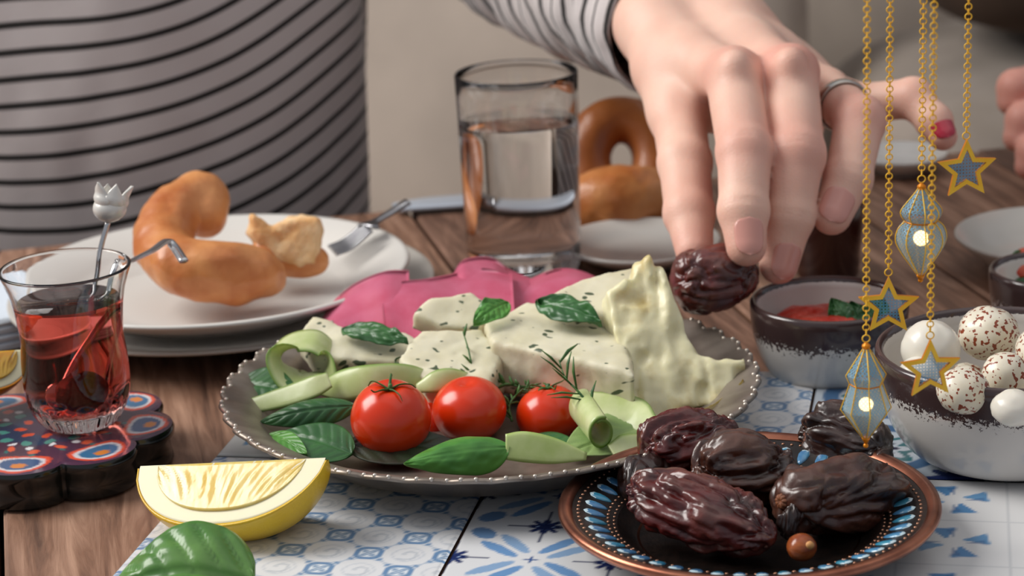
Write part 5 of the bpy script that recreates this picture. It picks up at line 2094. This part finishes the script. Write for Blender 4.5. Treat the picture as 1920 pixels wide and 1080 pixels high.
# ring
rp0, rp1 = Vector(RNG[0][0]), Vector(RNG[1][0])
Tq = (rp1 - rp0).normalized()
rc = rp0 + (rp1 - rp0) * 0.50
rr_r = (RNG[0][1] * 0.6 + RNG[1][1] * 0.4) * 1.10
e1 = Tq.orthogonal().normalized()
e2 = Tq.cross(e1)
V, F = [], []
for i in range(72):
    t = 2 * PI * i / 72
    d = e1 * math.cos(t) + e2 * math.sin(t)
    for j in range(12):
        s = 2 * PI * j / 12
        V.append(tuple(rc + d * (rr_r + 0.0009 * math.cos(s)) + Tq * (0.0027 * math.sin(s))))
F = [tuple(reversed(q)) for q in grid_faces(72, 12, True, True)]
tag(mesh('finger_ring', V, F, mat('silver_ring', 'c9c4bb', 0.18, 1.0), base=rc), 'plain silver ring on the ring finger of the reaching hand', 'ring')

# ------------------------------------------------------------------ striped shirt (torso and left sleeve)


def stripe_mat():
    m, nt, b = new_mat('striped_knit')
    a = N(nt, 'ShaderNodeAttribute', attribute_name='stripe')
    fr = N(nt, 'ShaderNodeMath', operation='FRACT')
    nt.links.new(a.outputs['Fac'], fr.inputs[0])
    col = ramp(nt, fr.outputs[0], [(0.0, lin('c8c0be')), (0.60, lin('c8c0be')), (0.65, lin('1a1614')), (0.86, lin('1a1614')), (0.91, lin('c8c0be'))])
    nt.links.new(col, b.inputs['Base Color'])
    b.inputs['Roughness'].default_value = 0.95
    b.inputs['Sheen Weight'].default_value = 0.25
    v = coords(nt)
    nz = N(nt, 'ShaderNodeTexNoise')
    nz.inputs['Scale'].default_value = 600
    nt.links.new(v, nz.inputs['Vector'])
    bp = N(nt, 'ShaderNodeBump')
    bp.inputs['Strength'].default_value = 0.3
    bp.inputs['Distance'].default_value = 0.0006
    nt.links.new(nz.outputs['Fac'], bp.inputs['Height'])
    nt.links.new(bp.outputs['Normal'], b.inputs['Normal'])
    return m


M_stripe = stripe_mat()
nth, nz_ = 220, 150
V, ST = [], []
for i in range(nth):
    t = 2 * PI * i / nth
    for j in range(nz_):
        z = -0.24 + 0.68 * j / (nz_ - 1)
        top = max(0.0, (z - 0.34) / 0.10)
        cx = 1.0 - 0.60 * min(1, top) ** 2
        a_, b_ = 0.166 + 0.010 * math.sin(z * 9), 0.125 + 0.012 * math.cos(z * 7)
        if z > 0.34:
            a_ *= cx
            b_ *= (1 - 0.35 * min(1, top))
        fold = 0.004 * fbm(np.array([[math.cos(t) * 2.5, math.sin(t) * 2.5 + z * 6, z * 5]]), 5, 3)[0]
        x = math.cos(t)
        e = 2.4
        s = (abs(math.cos(t)) ** e + abs(math.sin(t)) ** e) ** (-1 / e)
        X_, Y_ = TC.x + (a_ + fold) * math.cos(t) * s, TC.y + 0.015 + (b_ + fold) * math.sin(t) * s
        V.append((X_, Y_, z))
        g = 0.058 * max(0, (X_ - (TC.x + 0.0)) / 0.17) ** 1.9 + 0.026 * max(0, (TC.x - 0.04 - X_) / 0.17) ** 1.5
        ST.append((z - g + 0.4 + 0.0015 * math.sin(X_ * 40 + z * 20)) / 0.0152)
F = grid_faces(nth, nz_, closed_u=True)
shirt_parts = [(np.array(V), F)]
ax_a = Vector(tuple((np.array(tuple(W(1290, 45, 1.10))))))
el_v = Vector(tuple(el_l))
sh_v = Vector(tuple(sh_l))
path = spline([tuple(sh_v + Vector((-0.05, 0, 0))) + (0.068,), tuple(sh_v) + (0.066,), tuple((sh_v + el_v) / 2) + (0.062,), tuple(el_v) + (0.058,), tuple(W(1000, -110, 1.29)) + (0.052,), tuple(W(1180, -15, 1.165)) + (0.0455,), tuple(W(1282, 45, 1.105)) + (0.0415,)], 22)
fr = frames([a[:3] for a in path])
V, st2 = [], []
acc = 0
nvs = 72
for i, (a, (T, A_, B_)) in enumerate(zip(path, fr)):
    if i:
        acc += float(np.linalg.norm(path[i][:3] - path[i - 1][:3]))
    for j in range(nvs):
        t = 2 * PI * j / nvs
        d = A_ * math.cos(t) + B_ * math.sin(t)
        rr = a[3] + 0.0028 * fbm(np.array([[d.x * 1.6 + 3, d.z * 1.6, acc * 34]]), 7, 3)[0] + 0.0012 * math.sin(acc * 260 + 1.5 * math.cos(t))
        V.append(tuple(Vector(a[:3]) + d * rr))
        st2.append((acc + 0.0022 * math.cos(t * 2)) / 0.0125)
endacc = acc
# inner hem turning back at the cuff
nouter = len(path)
for i in range(1, 7):
    a = path[-1 - i]
    (T, A_, B_) = fr[-1 - i]
    for j in range(nvs):
        t = 2 * PI * j / nvs
        d = A_ * math.cos(t) + B_ * math.sin(t)
        V.append(tuple(Vector(a[:3]) + d * (a[3] - 0.0026)))
        st2.append(0.3)
st2 = np.array(st2)
st2[:nouter * nvs] += 0.86 - (endacc / 0.0125) % 1.0
F = grid_faces(nouter + 6, nvs, closed_v=True)
shirt_parts.append((np.array(V), [tuple(reversed(q)) for q in F]))
# right sleeve, outside the picture
pr_ = spline([tuple(sh_r + (0.05, 0, 0)) + (0.066,), tuple(sh_r) + (0.064,), tuple(el_r) + (0.054,), tuple(wr_r * 0.8 + el_r * 0.2) + (0.040,)], 14)
fr = frames([a[:3] for a in pr_])
V, st3, acc = [], [], 0
for i, (a, (T, A_, B_)) in enumerate(zip(pr_, fr)):
    if i:
        acc += float(np.linalg.norm(pr_[i][:3] - pr_[i - 1][:3]))
    for j in range(40):
        t = 2 * PI * j / 40
        V.append(tuple(Vector(a[:3]) + (A_ * math.cos(t) + B_ * math.sin(t)) * (a[3] + 0.0015 * math.sin(acc * 200 + t))))
        st3.append(acc / 0.0125)
shirt_parts.append((np.array(V), [tuple(reversed(q)) for q in grid_faces(len(pr_), 40, closed_v=True)]))
V, F = cat(shirt_parts)
mesh('striped_shirt', V, F, M_stripe, person, attr={'stripe': np.concatenate([np.array(ST), st2, np.array(st3)])})
# seated legs in dark trousers, under the table
LG = Field((-0.52, 0.9, TABZ - 0.03), (0.0, 1.6, -0.10), 0.01)
for sx in (-1, 1):
    hip = np.array((TC.x + sx * 0.085, TC.y + 0.02, -0.235))
    kn_ = np.array((TC.x + sx * 0.11, TC.y - 0.36, -0.255))
    an_ = np.array((TC.x + sx * 0.11, TC.y - 0.30, TABZ + 0.07))
    LG.cone(hip, kn_, 0.085, 0.062, 0.03, 0.05)
    LG.cone(kn_, an_, 0.060, 0.045, 0.02, 0.05)
    LG.cone(an_ - (0, 0, 0.03), an_ + (0, -0.15, -0.03), 0.042, 0.035, 0.02, 0.04)
LG.ell((TC.x, TC.y + 0.03, -0.22), (0.16, 0.12, 0.11), 0.04, margin=0.05)
V, F = LG.mesh()
mesh('trousers', V, F, mat('dark_trousers', '2b2b33', 0.9), person)

# date held between the fingers
a0, a1 = W(1262, 535, 0.952), W(1420, 508, 0.958)
make_date('dark glossy date held between the fingertips of the reaching hand', (a0 + a1) / 2, axis_px(a0, a1), (a1 - a0).length * 1.02, 0.029, 0.031, 101, M_dateR, cap=False, amp=0.0013, freq=1.15, group='', up=(0, -0.5, 1))

# ------------------------------------------------------------------ second person at the right edge
p2 = thing('person', 'second person in a brown sweater, only fingertips showing at the right edge', 'person', (0.62, 1.50, TABZ))
F1 = px_chain([(2040, 205, 1.27, 40), (1960, 150, 1.25, 38), (1905, 165, 1.24, 34), (1896, 190, 1.24, 27)])
F2 = px_chain([(2050, 260, 1.26, 40), (1975, 205, 1.235, 38), (1920, 225, 1.225, 33), (1906, 258, 1.225, 26)])
F3_ = px_chain([(2060, 310, 1.25, 38), (1985, 262, 1.225, 36), (1938, 285, 1.215, 31), (1926, 312, 1.215, 24)])
F4 = px_chain([(2070, 350, 1.24, 34), (2005, 315, 1.215, 31), (1965, 335, 1.205, 27), (1955, 356, 1.205, 21)])
F5 = px_chain([(2130, 200, 1.30, 42), (2050, 130, 1.29, 38), (1985, 100, 1.28, 33), (1955, 105, 1.275, 27)])
PL = [px_chain([(2230, 230, 1.33, 78), (2130, 220, 1.29, 62), (2040, 205, 1.27, 42)]), px_chain([(2230, 260, 1.32, 78), (2130, 275, 1.28, 60), (2055, 300, 1.25, 42)]),
      px_chain([(2230, 280, 1.32, 70), (2140, 310, 1.27, 54), (2070, 350, 1.24, 36)]), px_chain([(2230, 220, 1.33, 70), (2130, 200, 1.30, 50)])]
HF2 = hand_field([F1, F2, F3_, F4, F5], PL, h=0.0019)
V1, Q1 = HF2.mesh()
wr2 = np.array(tuple(W(2230, 250, 1.325)))
B2 = Field((0.30, 1.1, -0.30), (1.0, 1.85, 0.78), 0.009)
c2 = np.array((0.62, 1.56, 0.0))
B2.cone(wr2 - (0.005, 0, 0), (0.78, 1.36, 0.06), 0.027, 0.040, 0.02, 0.05)
B2.cone((0.78, 1.36, 0.06), (0.80, 1.56, 0.37), 0.041, 0.05, 0.03, 0.05)
B2.ell(c2 + (0, 0, -0.06), (0.15, 0.10, 0.22), 0.05, margin=0.06)
B2.ell(c2 + (0, 0, 0.22), (0.17, 0.105, 0.24), 0.05, margin=0.06)
B2.cone(c2 + (0, 0, 0.38), c2 + (0, -0.02, 0.49), 0.055, 0.05, 0.03, 0.05)
B2.ell(c2 + (0, -0.025, 0.60), (0.074, 0.093, 0.112), 0.02, margin=0.04)
B2.cone(c2 + (0, -0.112, 0.61), c2 + (0, -0.132, 0.575), 0.007, 0.013, 0.012, 0.03)
V2, Q2 = B2.mesh()
V, F = cat([(V1, Q1), (V2, Q2)])
mesh('body', V, F, skin_mat('skin_rosy', ('d99f90', 'cf9080', 'c07870')), p2, attr={'blush': np.zeros(len(V))})
v, f = superball(c2 + (0, 0.0, 0.635), (0.165, 0.19, 0.20), 2.1, 40, 0.04, 8)
v[:, 1] = np.maximum(v[:, 1], c2[1] - 0.075)
mesh('hair', v, f, mat('black_hair', '1d1714', 0.6), p2)
B3 = Field((0.36, 1.2, -0.34), (1.0, 1.85, 0.50), 0.009)
B3.ell(c2 + (0, 0, -0.06), (0.165, 0.118, 0.24), 0.05, margin=0.06)
B3.ell(c2 + (0, 0, 0.22), (0.185, 0.122, 0.235), 0.05, margin=0.06)
B3.cone((0.775, 1.365, 0.062), (0.80, 1.56, 0.37), 0.053, 0.062, 0.03, 0.05)
B3.cone(wr2 * 0.35 + np.array((0.78, 1.36, 0.06)) * 0.65, (0.78, 1.36, 0.06), 0.043, 0.052, 0.02, 0.05)
B3.cone((0.46, 1.56, 0.36), (0.44, 1.55, 0.08), 0.06, 0.052, 0.03, 0.05)
V, F = B3.mesh()
mesh('sweater', V, F, mat('brown_sweater', '4f3d30', 0.95, c2='41322a', scale=50, bump=0.4, bscale=400), p2)
V, F = cat([tube([(0.54, 1.55, -0.26), (0.53, 1.32, -0.28), (0.53, 1.36, TABZ + 0.02)], [0.09, 0.07, 0.05], 20), tube([(0.70, 1.55, -0.26), (0.72, 1.32, -0.28), (0.72, 1.36, TABZ + 0.02)], [0.09, 0.07, 0.05], 20)])
mesh('trousers', V, F, mat('brown_trousers', '2f2722', 0.9), p2)
# ------------------------------------------------------------------ hanging gold ornaments
M_gold = mat('gold', 'ffd040', 0.4, 0.0, c2='ffbe28', scale=90)
M_gold2 = mat('orange_gold', 'dd860e', 0.35, 0.35)
M_fil = mat('pale_blue_filigree', '5cb2dc', 0.4, 0.1)
M_gpan = mat('smoky_blue_glass', '9fb6c4', 0.15, trans=0.9, ior=1.05, alpha=0.12)
M_liner = mat('frosted_lantern_glass', 'f2f4f0', 0.55, trans=0.75, ior=1.05, alpha=0.7)
M_bulb = mat('warm_bulb', 'fff0c8', 0.5, emit='ffd58a', estr=3.6)
OY = 0.757      # depth of the ornaments along the view axis


def ring_mesh(name, R, r, n=16, m_=6, sx=1.0, sz=1.0, mt=None):
    V = []
    for i in range(n):
        a = 2 * PI * i / n
        c = Vector((math.cos(a) * R * sx, 0, math.sin(a) * R * sz))
        d = Vector((math.cos(a), 0, math.sin(a)))
        for j in range(m_):
            b = 2 * PI * j / m_
            V.append(tuple(c + d * (r * math.cos(b)) + Vector((0, r * math.sin(b), 0))))
    me = bpy.data.meshes.new(name)
    me.from_pydata(V, [], grid_faces(n, m_, True, True))
    smooth(me)
    me.materials.append(mt or M_gold)
    return me


U_ = OY / FPX
RING = ring_mesh('chain_ring', 6.0 * U_, 1.25 * U_, 18)
RINGB = ring_mesh('hanging_ring', 7.0 * U_, 1.3 * U_, 20)
LINK = ring_mesh('chain_link', 5.4 * U_, 1.15 * U_, 14, sx=0.62)
RODZ = 0.236


def chain(root, top_pt, count_to_z, turn):
    """rings and links upward from the ornament; top_pt is the centre of the hanging ring"""
    inst('hanging_ring', RINGB, root, top_pt)
    z = top_pt.z + 12.6 * U_
    pitch = 18.5 * U_
    k = 0
    while z < count_to_z + pitch:
        inst('chain_link', LINK, root, Vector((top_pt.x, top_pt.y, z - 0.0)), Matrix.Rotation(PI / 2 - turn, 3, 'Z').to_quaternion())
        if z + pitch / 2 > count_to_z:
            break
        inst('chain_ring', RING, root, Vector((top_pt.x, top_pt.y, z + pitch / 2)), Matrix.Rotation(0.12 * math.sin(k * 2.1), 3, 'Z').to_quaternion())
        z += pitch
        k += 1
    return z


def lattice_rings(mapf, us, vs, rad, inside, wid=0.22, seg=10):
    """little flat rings laid out on a surface mapf(u, v) -> point, normal"""
    V, F = [], []
    for (u, v) in [(a, b) for a in us for b in vs]:
        if not inside(u, v):
            continue
        o = len(V)
        for i in range(seg):
            a = 2 * PI * i / seg
            for rr in (rad * (1 - wid), rad):
                V.append(tuple(mapf(u + rr * math.cos(a), v + rr * math.sin(a))))
        for i in range(seg):
            j = (i + 1) % seg
            F.append((o + 2 * i, o + 2 * i + 1, o + 2 * j + 1, o + 2 * j))
    return V, F


def star(label, px, py, R, tilt, dz=0.0):
    d = OY + dz
    c = W(px, py, d)
    u_ = d / FPX
    top = W(px, py - R - 1, d)
    root = thing('star_ornament', label, 'ornament', c - Vector((0, 0, R * u_)), 'gold stars hanging on chains')
    R_ = R * u_
    rot = Matrix.Rotation(tilt, 3, 'Z')

    def outline(s):
        pts = []
        for i in range(10):
            a = PI / 2 + i * PI / 5
            r = R_ * s if i % 2 == 0 else R_ * s * 0.46
            pts.append((r * math.cos(a), r * math.sin(a)))
        return pts
    o, n_ = outline(1.0), outline(0.67)
    T = 7.5 * u_
    V = []
    for (lay, y) in ((o, -T / 2), (n_, -T / 2), (n_, T / 2), (o, T / 2)):
        V += [(x, y, z) for x, z in lay]
    F = []
    for i in range(10):
        j = (i + 1) % 10
        for k in range(4):
            a, b = k * 10, ((k + 1) % 4) * 10
            F.append((a + i, a + j, b + j, b + i))
    V = [tuple(c + rot @ Vector(p)) for p in V]
    mesh('frame', V, F, M_gold, root, smooth_on=False, mats=[M_gold, M_gold2], midx=[0 if k % 4 == 0 else 1 for i in range(10) for k in range(4)])
    q = outline(0.70)
    sp_ = 6.1 * u_
    inner = [(a, b) for a, b in q]

    def ins(x, z):
        return poly_sdf(np.array([x]), np.array([z]), inner)[0] < 0.0003
    n = int(R / 6.1) + 1
    g = [i * sp_ for i in range(-n, n + 1)]
    V, F = lattice_rings(lambda x, z: c + rot @ Vector((x, -T * 0.12, z)), g, g, sp_ * 0.46, ins, 0.20)
    w = sp_ * 0.05
    for x in g:
        for z in g:
            for (dx, dzz) in ((0.5, 0.5), (0.5, -0.5)):
                x1, z1 = x + dx * sp_, z + dzz * sp_
                xm, zm = x + dx * sp_ / 2, z + dzz * sp_ / 2
                for (ca, cb) in (((x + sp_ * .5 * dx * 2, z), None),):
                    pass
                a = (x + dx * sp_ * 0.68, z + dzz * sp_ * 0.68)
                b = (x + dx * sp_ * 1.32, z + dzz * sp_ * 1.32)
                if ins(*a) and ins(*b):
                    dd = Vector((b[0] - a[0], 0, b[1] - a[1])).normalized()
                    pn_ = Vector((-dd.z, 0, dd.x)) * w
                    ob = len(V)
                    for q_ in (Vector((a[0], 0, a[1])) - pn_, Vector((a[0], 0, a[1])) + pn_, Vector((b[0], 0, b[1])) + pn_, Vector((b[0], 0, b[1])) - pn_):
                        V.append(tuple(c + rot @ (q_ + Vector((0, -T * 0.12, 0)))))
                    F.append((ob, ob + 1, ob + 2, ob + 3))
            # horizontal and vertical ticks
            for (dx, dzz) in ((1, 0), (0, 1)):
                a = (x + dx * sp_ * 0.5 - dzz * sp_ * 0.18, z + dzz * sp_ * 0.5 - dx * sp_ * 0.18)
                b = (x + dx * sp_ * 0.5 + dzz * sp_ * 0.18, z + dzz * sp_ * 0.5 + dx * sp_ * 0.18)
                if ins(*a) and ins(*b):
                    ob = len(V)
                    for q_ in ((a[0] - w * dx, a[1] - w * dzz), (a[0] + w * dx, a[1] + w * dzz), (b[0] + w * dx, b[1] + w * dzz), (b[0] - w * dx, b[1] - w * dzz)):
                        V.append(tuple(c + rot @ Vector((q_[0], -T * 0.12, q_[1]))))
                    F.append((ob, ob + 1, ob + 2, ob + 3))
    ob_ = mesh('filigree', V, F, M_fil, root, smooth_on=False)
    ob_['kind'] = 'stuff'
    V = [tuple(c + rot @ Vector((x, T * 0.1, z))) for x, z in q] + [tuple(c + rot @ Vector((x, T * 0.02, z))) for x, z in q]
    F = [tuple(range(10)), tuple(reversed(range(10, 20)))] + [(i, i + 10, (i + 1) % 10 + 10, (i + 1) % 10) for i in range(10)]
    mesh('glass_pane', V, F, M_gpan, root, smooth_on=False)
    chain(root, top + Vector((0, 0, 3.5 * u_)), RODZ - 0.004, 0.45)


star('gold star ornament with blue filigree hanging highest, at the far right', 1812, 318, 59, 0.10)
star('gold star ornament partly behind the longest lantern chain, above the dip bowl', 1666, 574, 59, -0.13, 0.010)
star('lowest gold star ornament, hanging in front of the large bowl', 1744, 693, 60, 0.10, -0.012)


def lantern(label, px, prof_px, ytop, nr, round_, dz=0.0, bulb=(0, 0), band=None, fin=(0, 0, 0)):
    d = OY + dz
    u_ = d / FPX
    c0 = W(px, ytop, d)
    zmap = lambda y: c0.z - (y - ytop) * u_ / math.cos(PITCH)
    root = thing('lantern_ornament', label, 'ornament', Vector((c0.x, c0.y, zmap(fin[2]))), 'gold lanterns hanging on chains')
    arr = spline([(y, r) for y, r in prof_px], 7) if round_ else np.array(prof_px, dtype=float)
    ys, rs = arr[:, 0], arr[:, 1]

    def pos(th, y, s=1.0):
        r = float(np.interp(y, ys, rs)) * u_ * s
        if not round_:
            # faceted: flat between ribs
            seg = 2 * PI / nr
            t = (th / seg) - math.floor(th / seg)
            a0 = math.floor(th / seg) * seg
            p0 = Vector((math.cos(a0), math.sin(a0), 0))
            p1 = Vector((math.cos(a0 + seg), math.sin(a0 + seg), 0))
            q = p0 * (1 - t) + p1 * t
            return Vector((c0.x + q.x * r, c0.y + q.y * r, zmap(y)))
        return Vector((c0.x + math.cos(th) * r, c0.y + math.sin(th) * r, zmap(y)))
    y0, y1 = ys[0], ys[-1]
    seg = 2 * PI / nr
    off = PI / 2 if True else 0
    for i in range(nr):
        th = i * seg + 1e-4 + (0.0)
        yy = np.linspace(y0, y1, 40) if round_ else ys
        v, f = tube([pos(th, y, 1.0) for y in yy], 1.25 * u_, 6)
        mesh('rib', v, f, M_gold, root)
    for by, br in band:
        v, f = [], []
        pts = [pos(k * 2 * PI / (nr * 4) + 1e-4, by, 1.01) for k in range(nr * 4)]
        V = []
        for k, p in enumerate(pts):
            dr = (p - Vector((c0.x, c0.y, p.z))).normalized()
            for j in range(6):
                b = 2 * PI * j / 6
                V.append(tuple(p + dr * (br * u_ * 0.6 * math.cos(b)) + Vector((0, 0, br * u_ * math.sin(b)))))
        mesh('band', V, grid_faces(len(pts), 6, True, True), M_gold2, root)
    # filigree as rings wrapped on the faces
    per = 7.6
    rmax = max(rs)
    nu = int(round(2 * PI * rmax / per / nr)) * nr
    V, F = [], []
    nrow = int((y1 - y0) / per)
    for b in range(nrow):
        y = y0 + (b + 0.5) * (y1 - y0) / nrow
        r_here = float(np.interp(y, ys, rs))
        cnt = max(nr, int(round(2 * PI * r_here / per / nr)) * nr)
        for a in range(cnt):
            th = (a + 0.5) * 2 * PI / cnt
            ru = PI / cnt * 0.96
            rv = (y1 - y0) / nrow * 0.48
            o = len(V)
            sg = 8
            for i in range(sg):
                an = 2 * PI * i / sg + PI / 8
                for s in (0.74, 1.0):
                    V.append(tuple(pos(th + ru * s * math.cos(an), min(max(y + rv * s * math.sin(an), y0), y1), 0.985)))
            for i in range(sg):
                j = (i + 1) % sg
                F.append((o + 2 * i, o + 2 * i + 1, o + 2 * j + 1, o + 2 * j))
    ob_ = mesh('filigree', V, F, M_fil, root, smooth_on=False)
    ob_['kind'] = 'stuff'
    # frosted liner
    nn_ = 48
    yy = np.linspace(y0, y1, 40) if round_ else np.interp(np.linspace(0, len(ys) - 1, 30), range(len(ys)), ys)
    V = []
    for k in range(nn_):
        for y in yy:
            V.append(tuple(pos(k * 2 * PI / nn_, y, 0.93)))
    mesh('glass_liner', V, [tuple(reversed(q)) for q in grid_faces(nn_, len(yy), closed_u=True)], M_liner, root)
    zb_ = zmap(bulb[0])
    v, f = superball((c0.x, c0.y, zb_), (bulb[1] * u_ * 2,) * 3, 2, 24)
    mesh('bulb', v, f, M_bulb, root)
    # cap and finial
    ca, fa, fb = fin[0], fin[1], fin[2]
    v, f = lathe([(0.00002, zmap(ytop + 12) - c0.z), (5.5 * u_, zmap(ytop + 12) - c0.z), (8.5 * u_, zmap(ytop + 8) - c0.z), (8 * u_, zmap(ytop + 5) - c0.z), (0.00002, zmap(ytop - 2) - c0.z)], 12, c0)
    mesh('cap', v, f, M_gold2, root, smooth_on=False)
    v, f = lathe([(0.00002, zmap(fb - 10) - c0.z), (2.2 * u_, zmap(fb - 12) - c0.z), (4.0 * u_, zmap(fa + 10) - c0.z), (8.0 * u_, zmap(fa + 2) - c0.z), (8.5 * u_, zmap(fa) - c0.z), (6 * u_, zmap(fa - 3) - c0.z), (0.00002, zmap(fa - 3) - c0.z)], 16, c0)
    mesh('finial_cone', v, f, M_gold2, root)
    v, f = superball((c0.x, c0.y, zmap(fb - 5)), (10 * u_,) * 3, 2, 20)
    mesh('finial_ball', v, f, M_gold2, root)
    chain(root, c0 + Vector((0, 0, 7.5 * u_)), RODZ - 0.004, 0.02)


lantern('faceted gold lantern ornament hanging lowest, in front of the dates', 1624, [(654, 6), (704, 38), (720, 31), (768, 48), (823, 8)], 642, 8, False, -0.010, (760, 13), [(720, 1.5)], (0, 824, 845))
lantern('rounded gold lantern ornament hanging between two chains, above the speckled bowls', 1728, [(350, 4), (362, 13), (378, 27), (392, 38), (402, 38), (412, 31), (414, 31), (424, 42), (440, 48), (456, 46), (478, 33), (500, 17), (514, 7)], 343, 8, True, 0.002, (446, 14),
        [(413, 2.2)], (0, 515, 530))

# stand that carries the chains, mostly outside the frame
rodc = W(1720, 100, OY)
root = thing('ornament_stand', 'slim brass stand whose rod carries the hanging ornaments, just above the view', 'stand', (0.262, rodc.y, 0))
v, f = tube([(0.095, rodc.y, RODZ), (0.262, rodc.y, RODZ)], 0.0022, 12)
mesh('rod', v, f, M_gold, root)
v, f = tube([(0.262, rodc.y, 0.0), (0.262, rodc.y, RODZ + 0.01)], 0.003, 12)
mesh('post', v, f, M_gold, root)
v, f = lathe([(0.0005, TOP), (0.035, TOP), (0.036, TOP + 0.002), (0.030, TOP + 0.005), (0.006, TOP + 0.008), (0.0005, TOP + 0.008)], 48, (0.262, rodc.y, 0))
mesh('foot', v, f, M_gold, root)
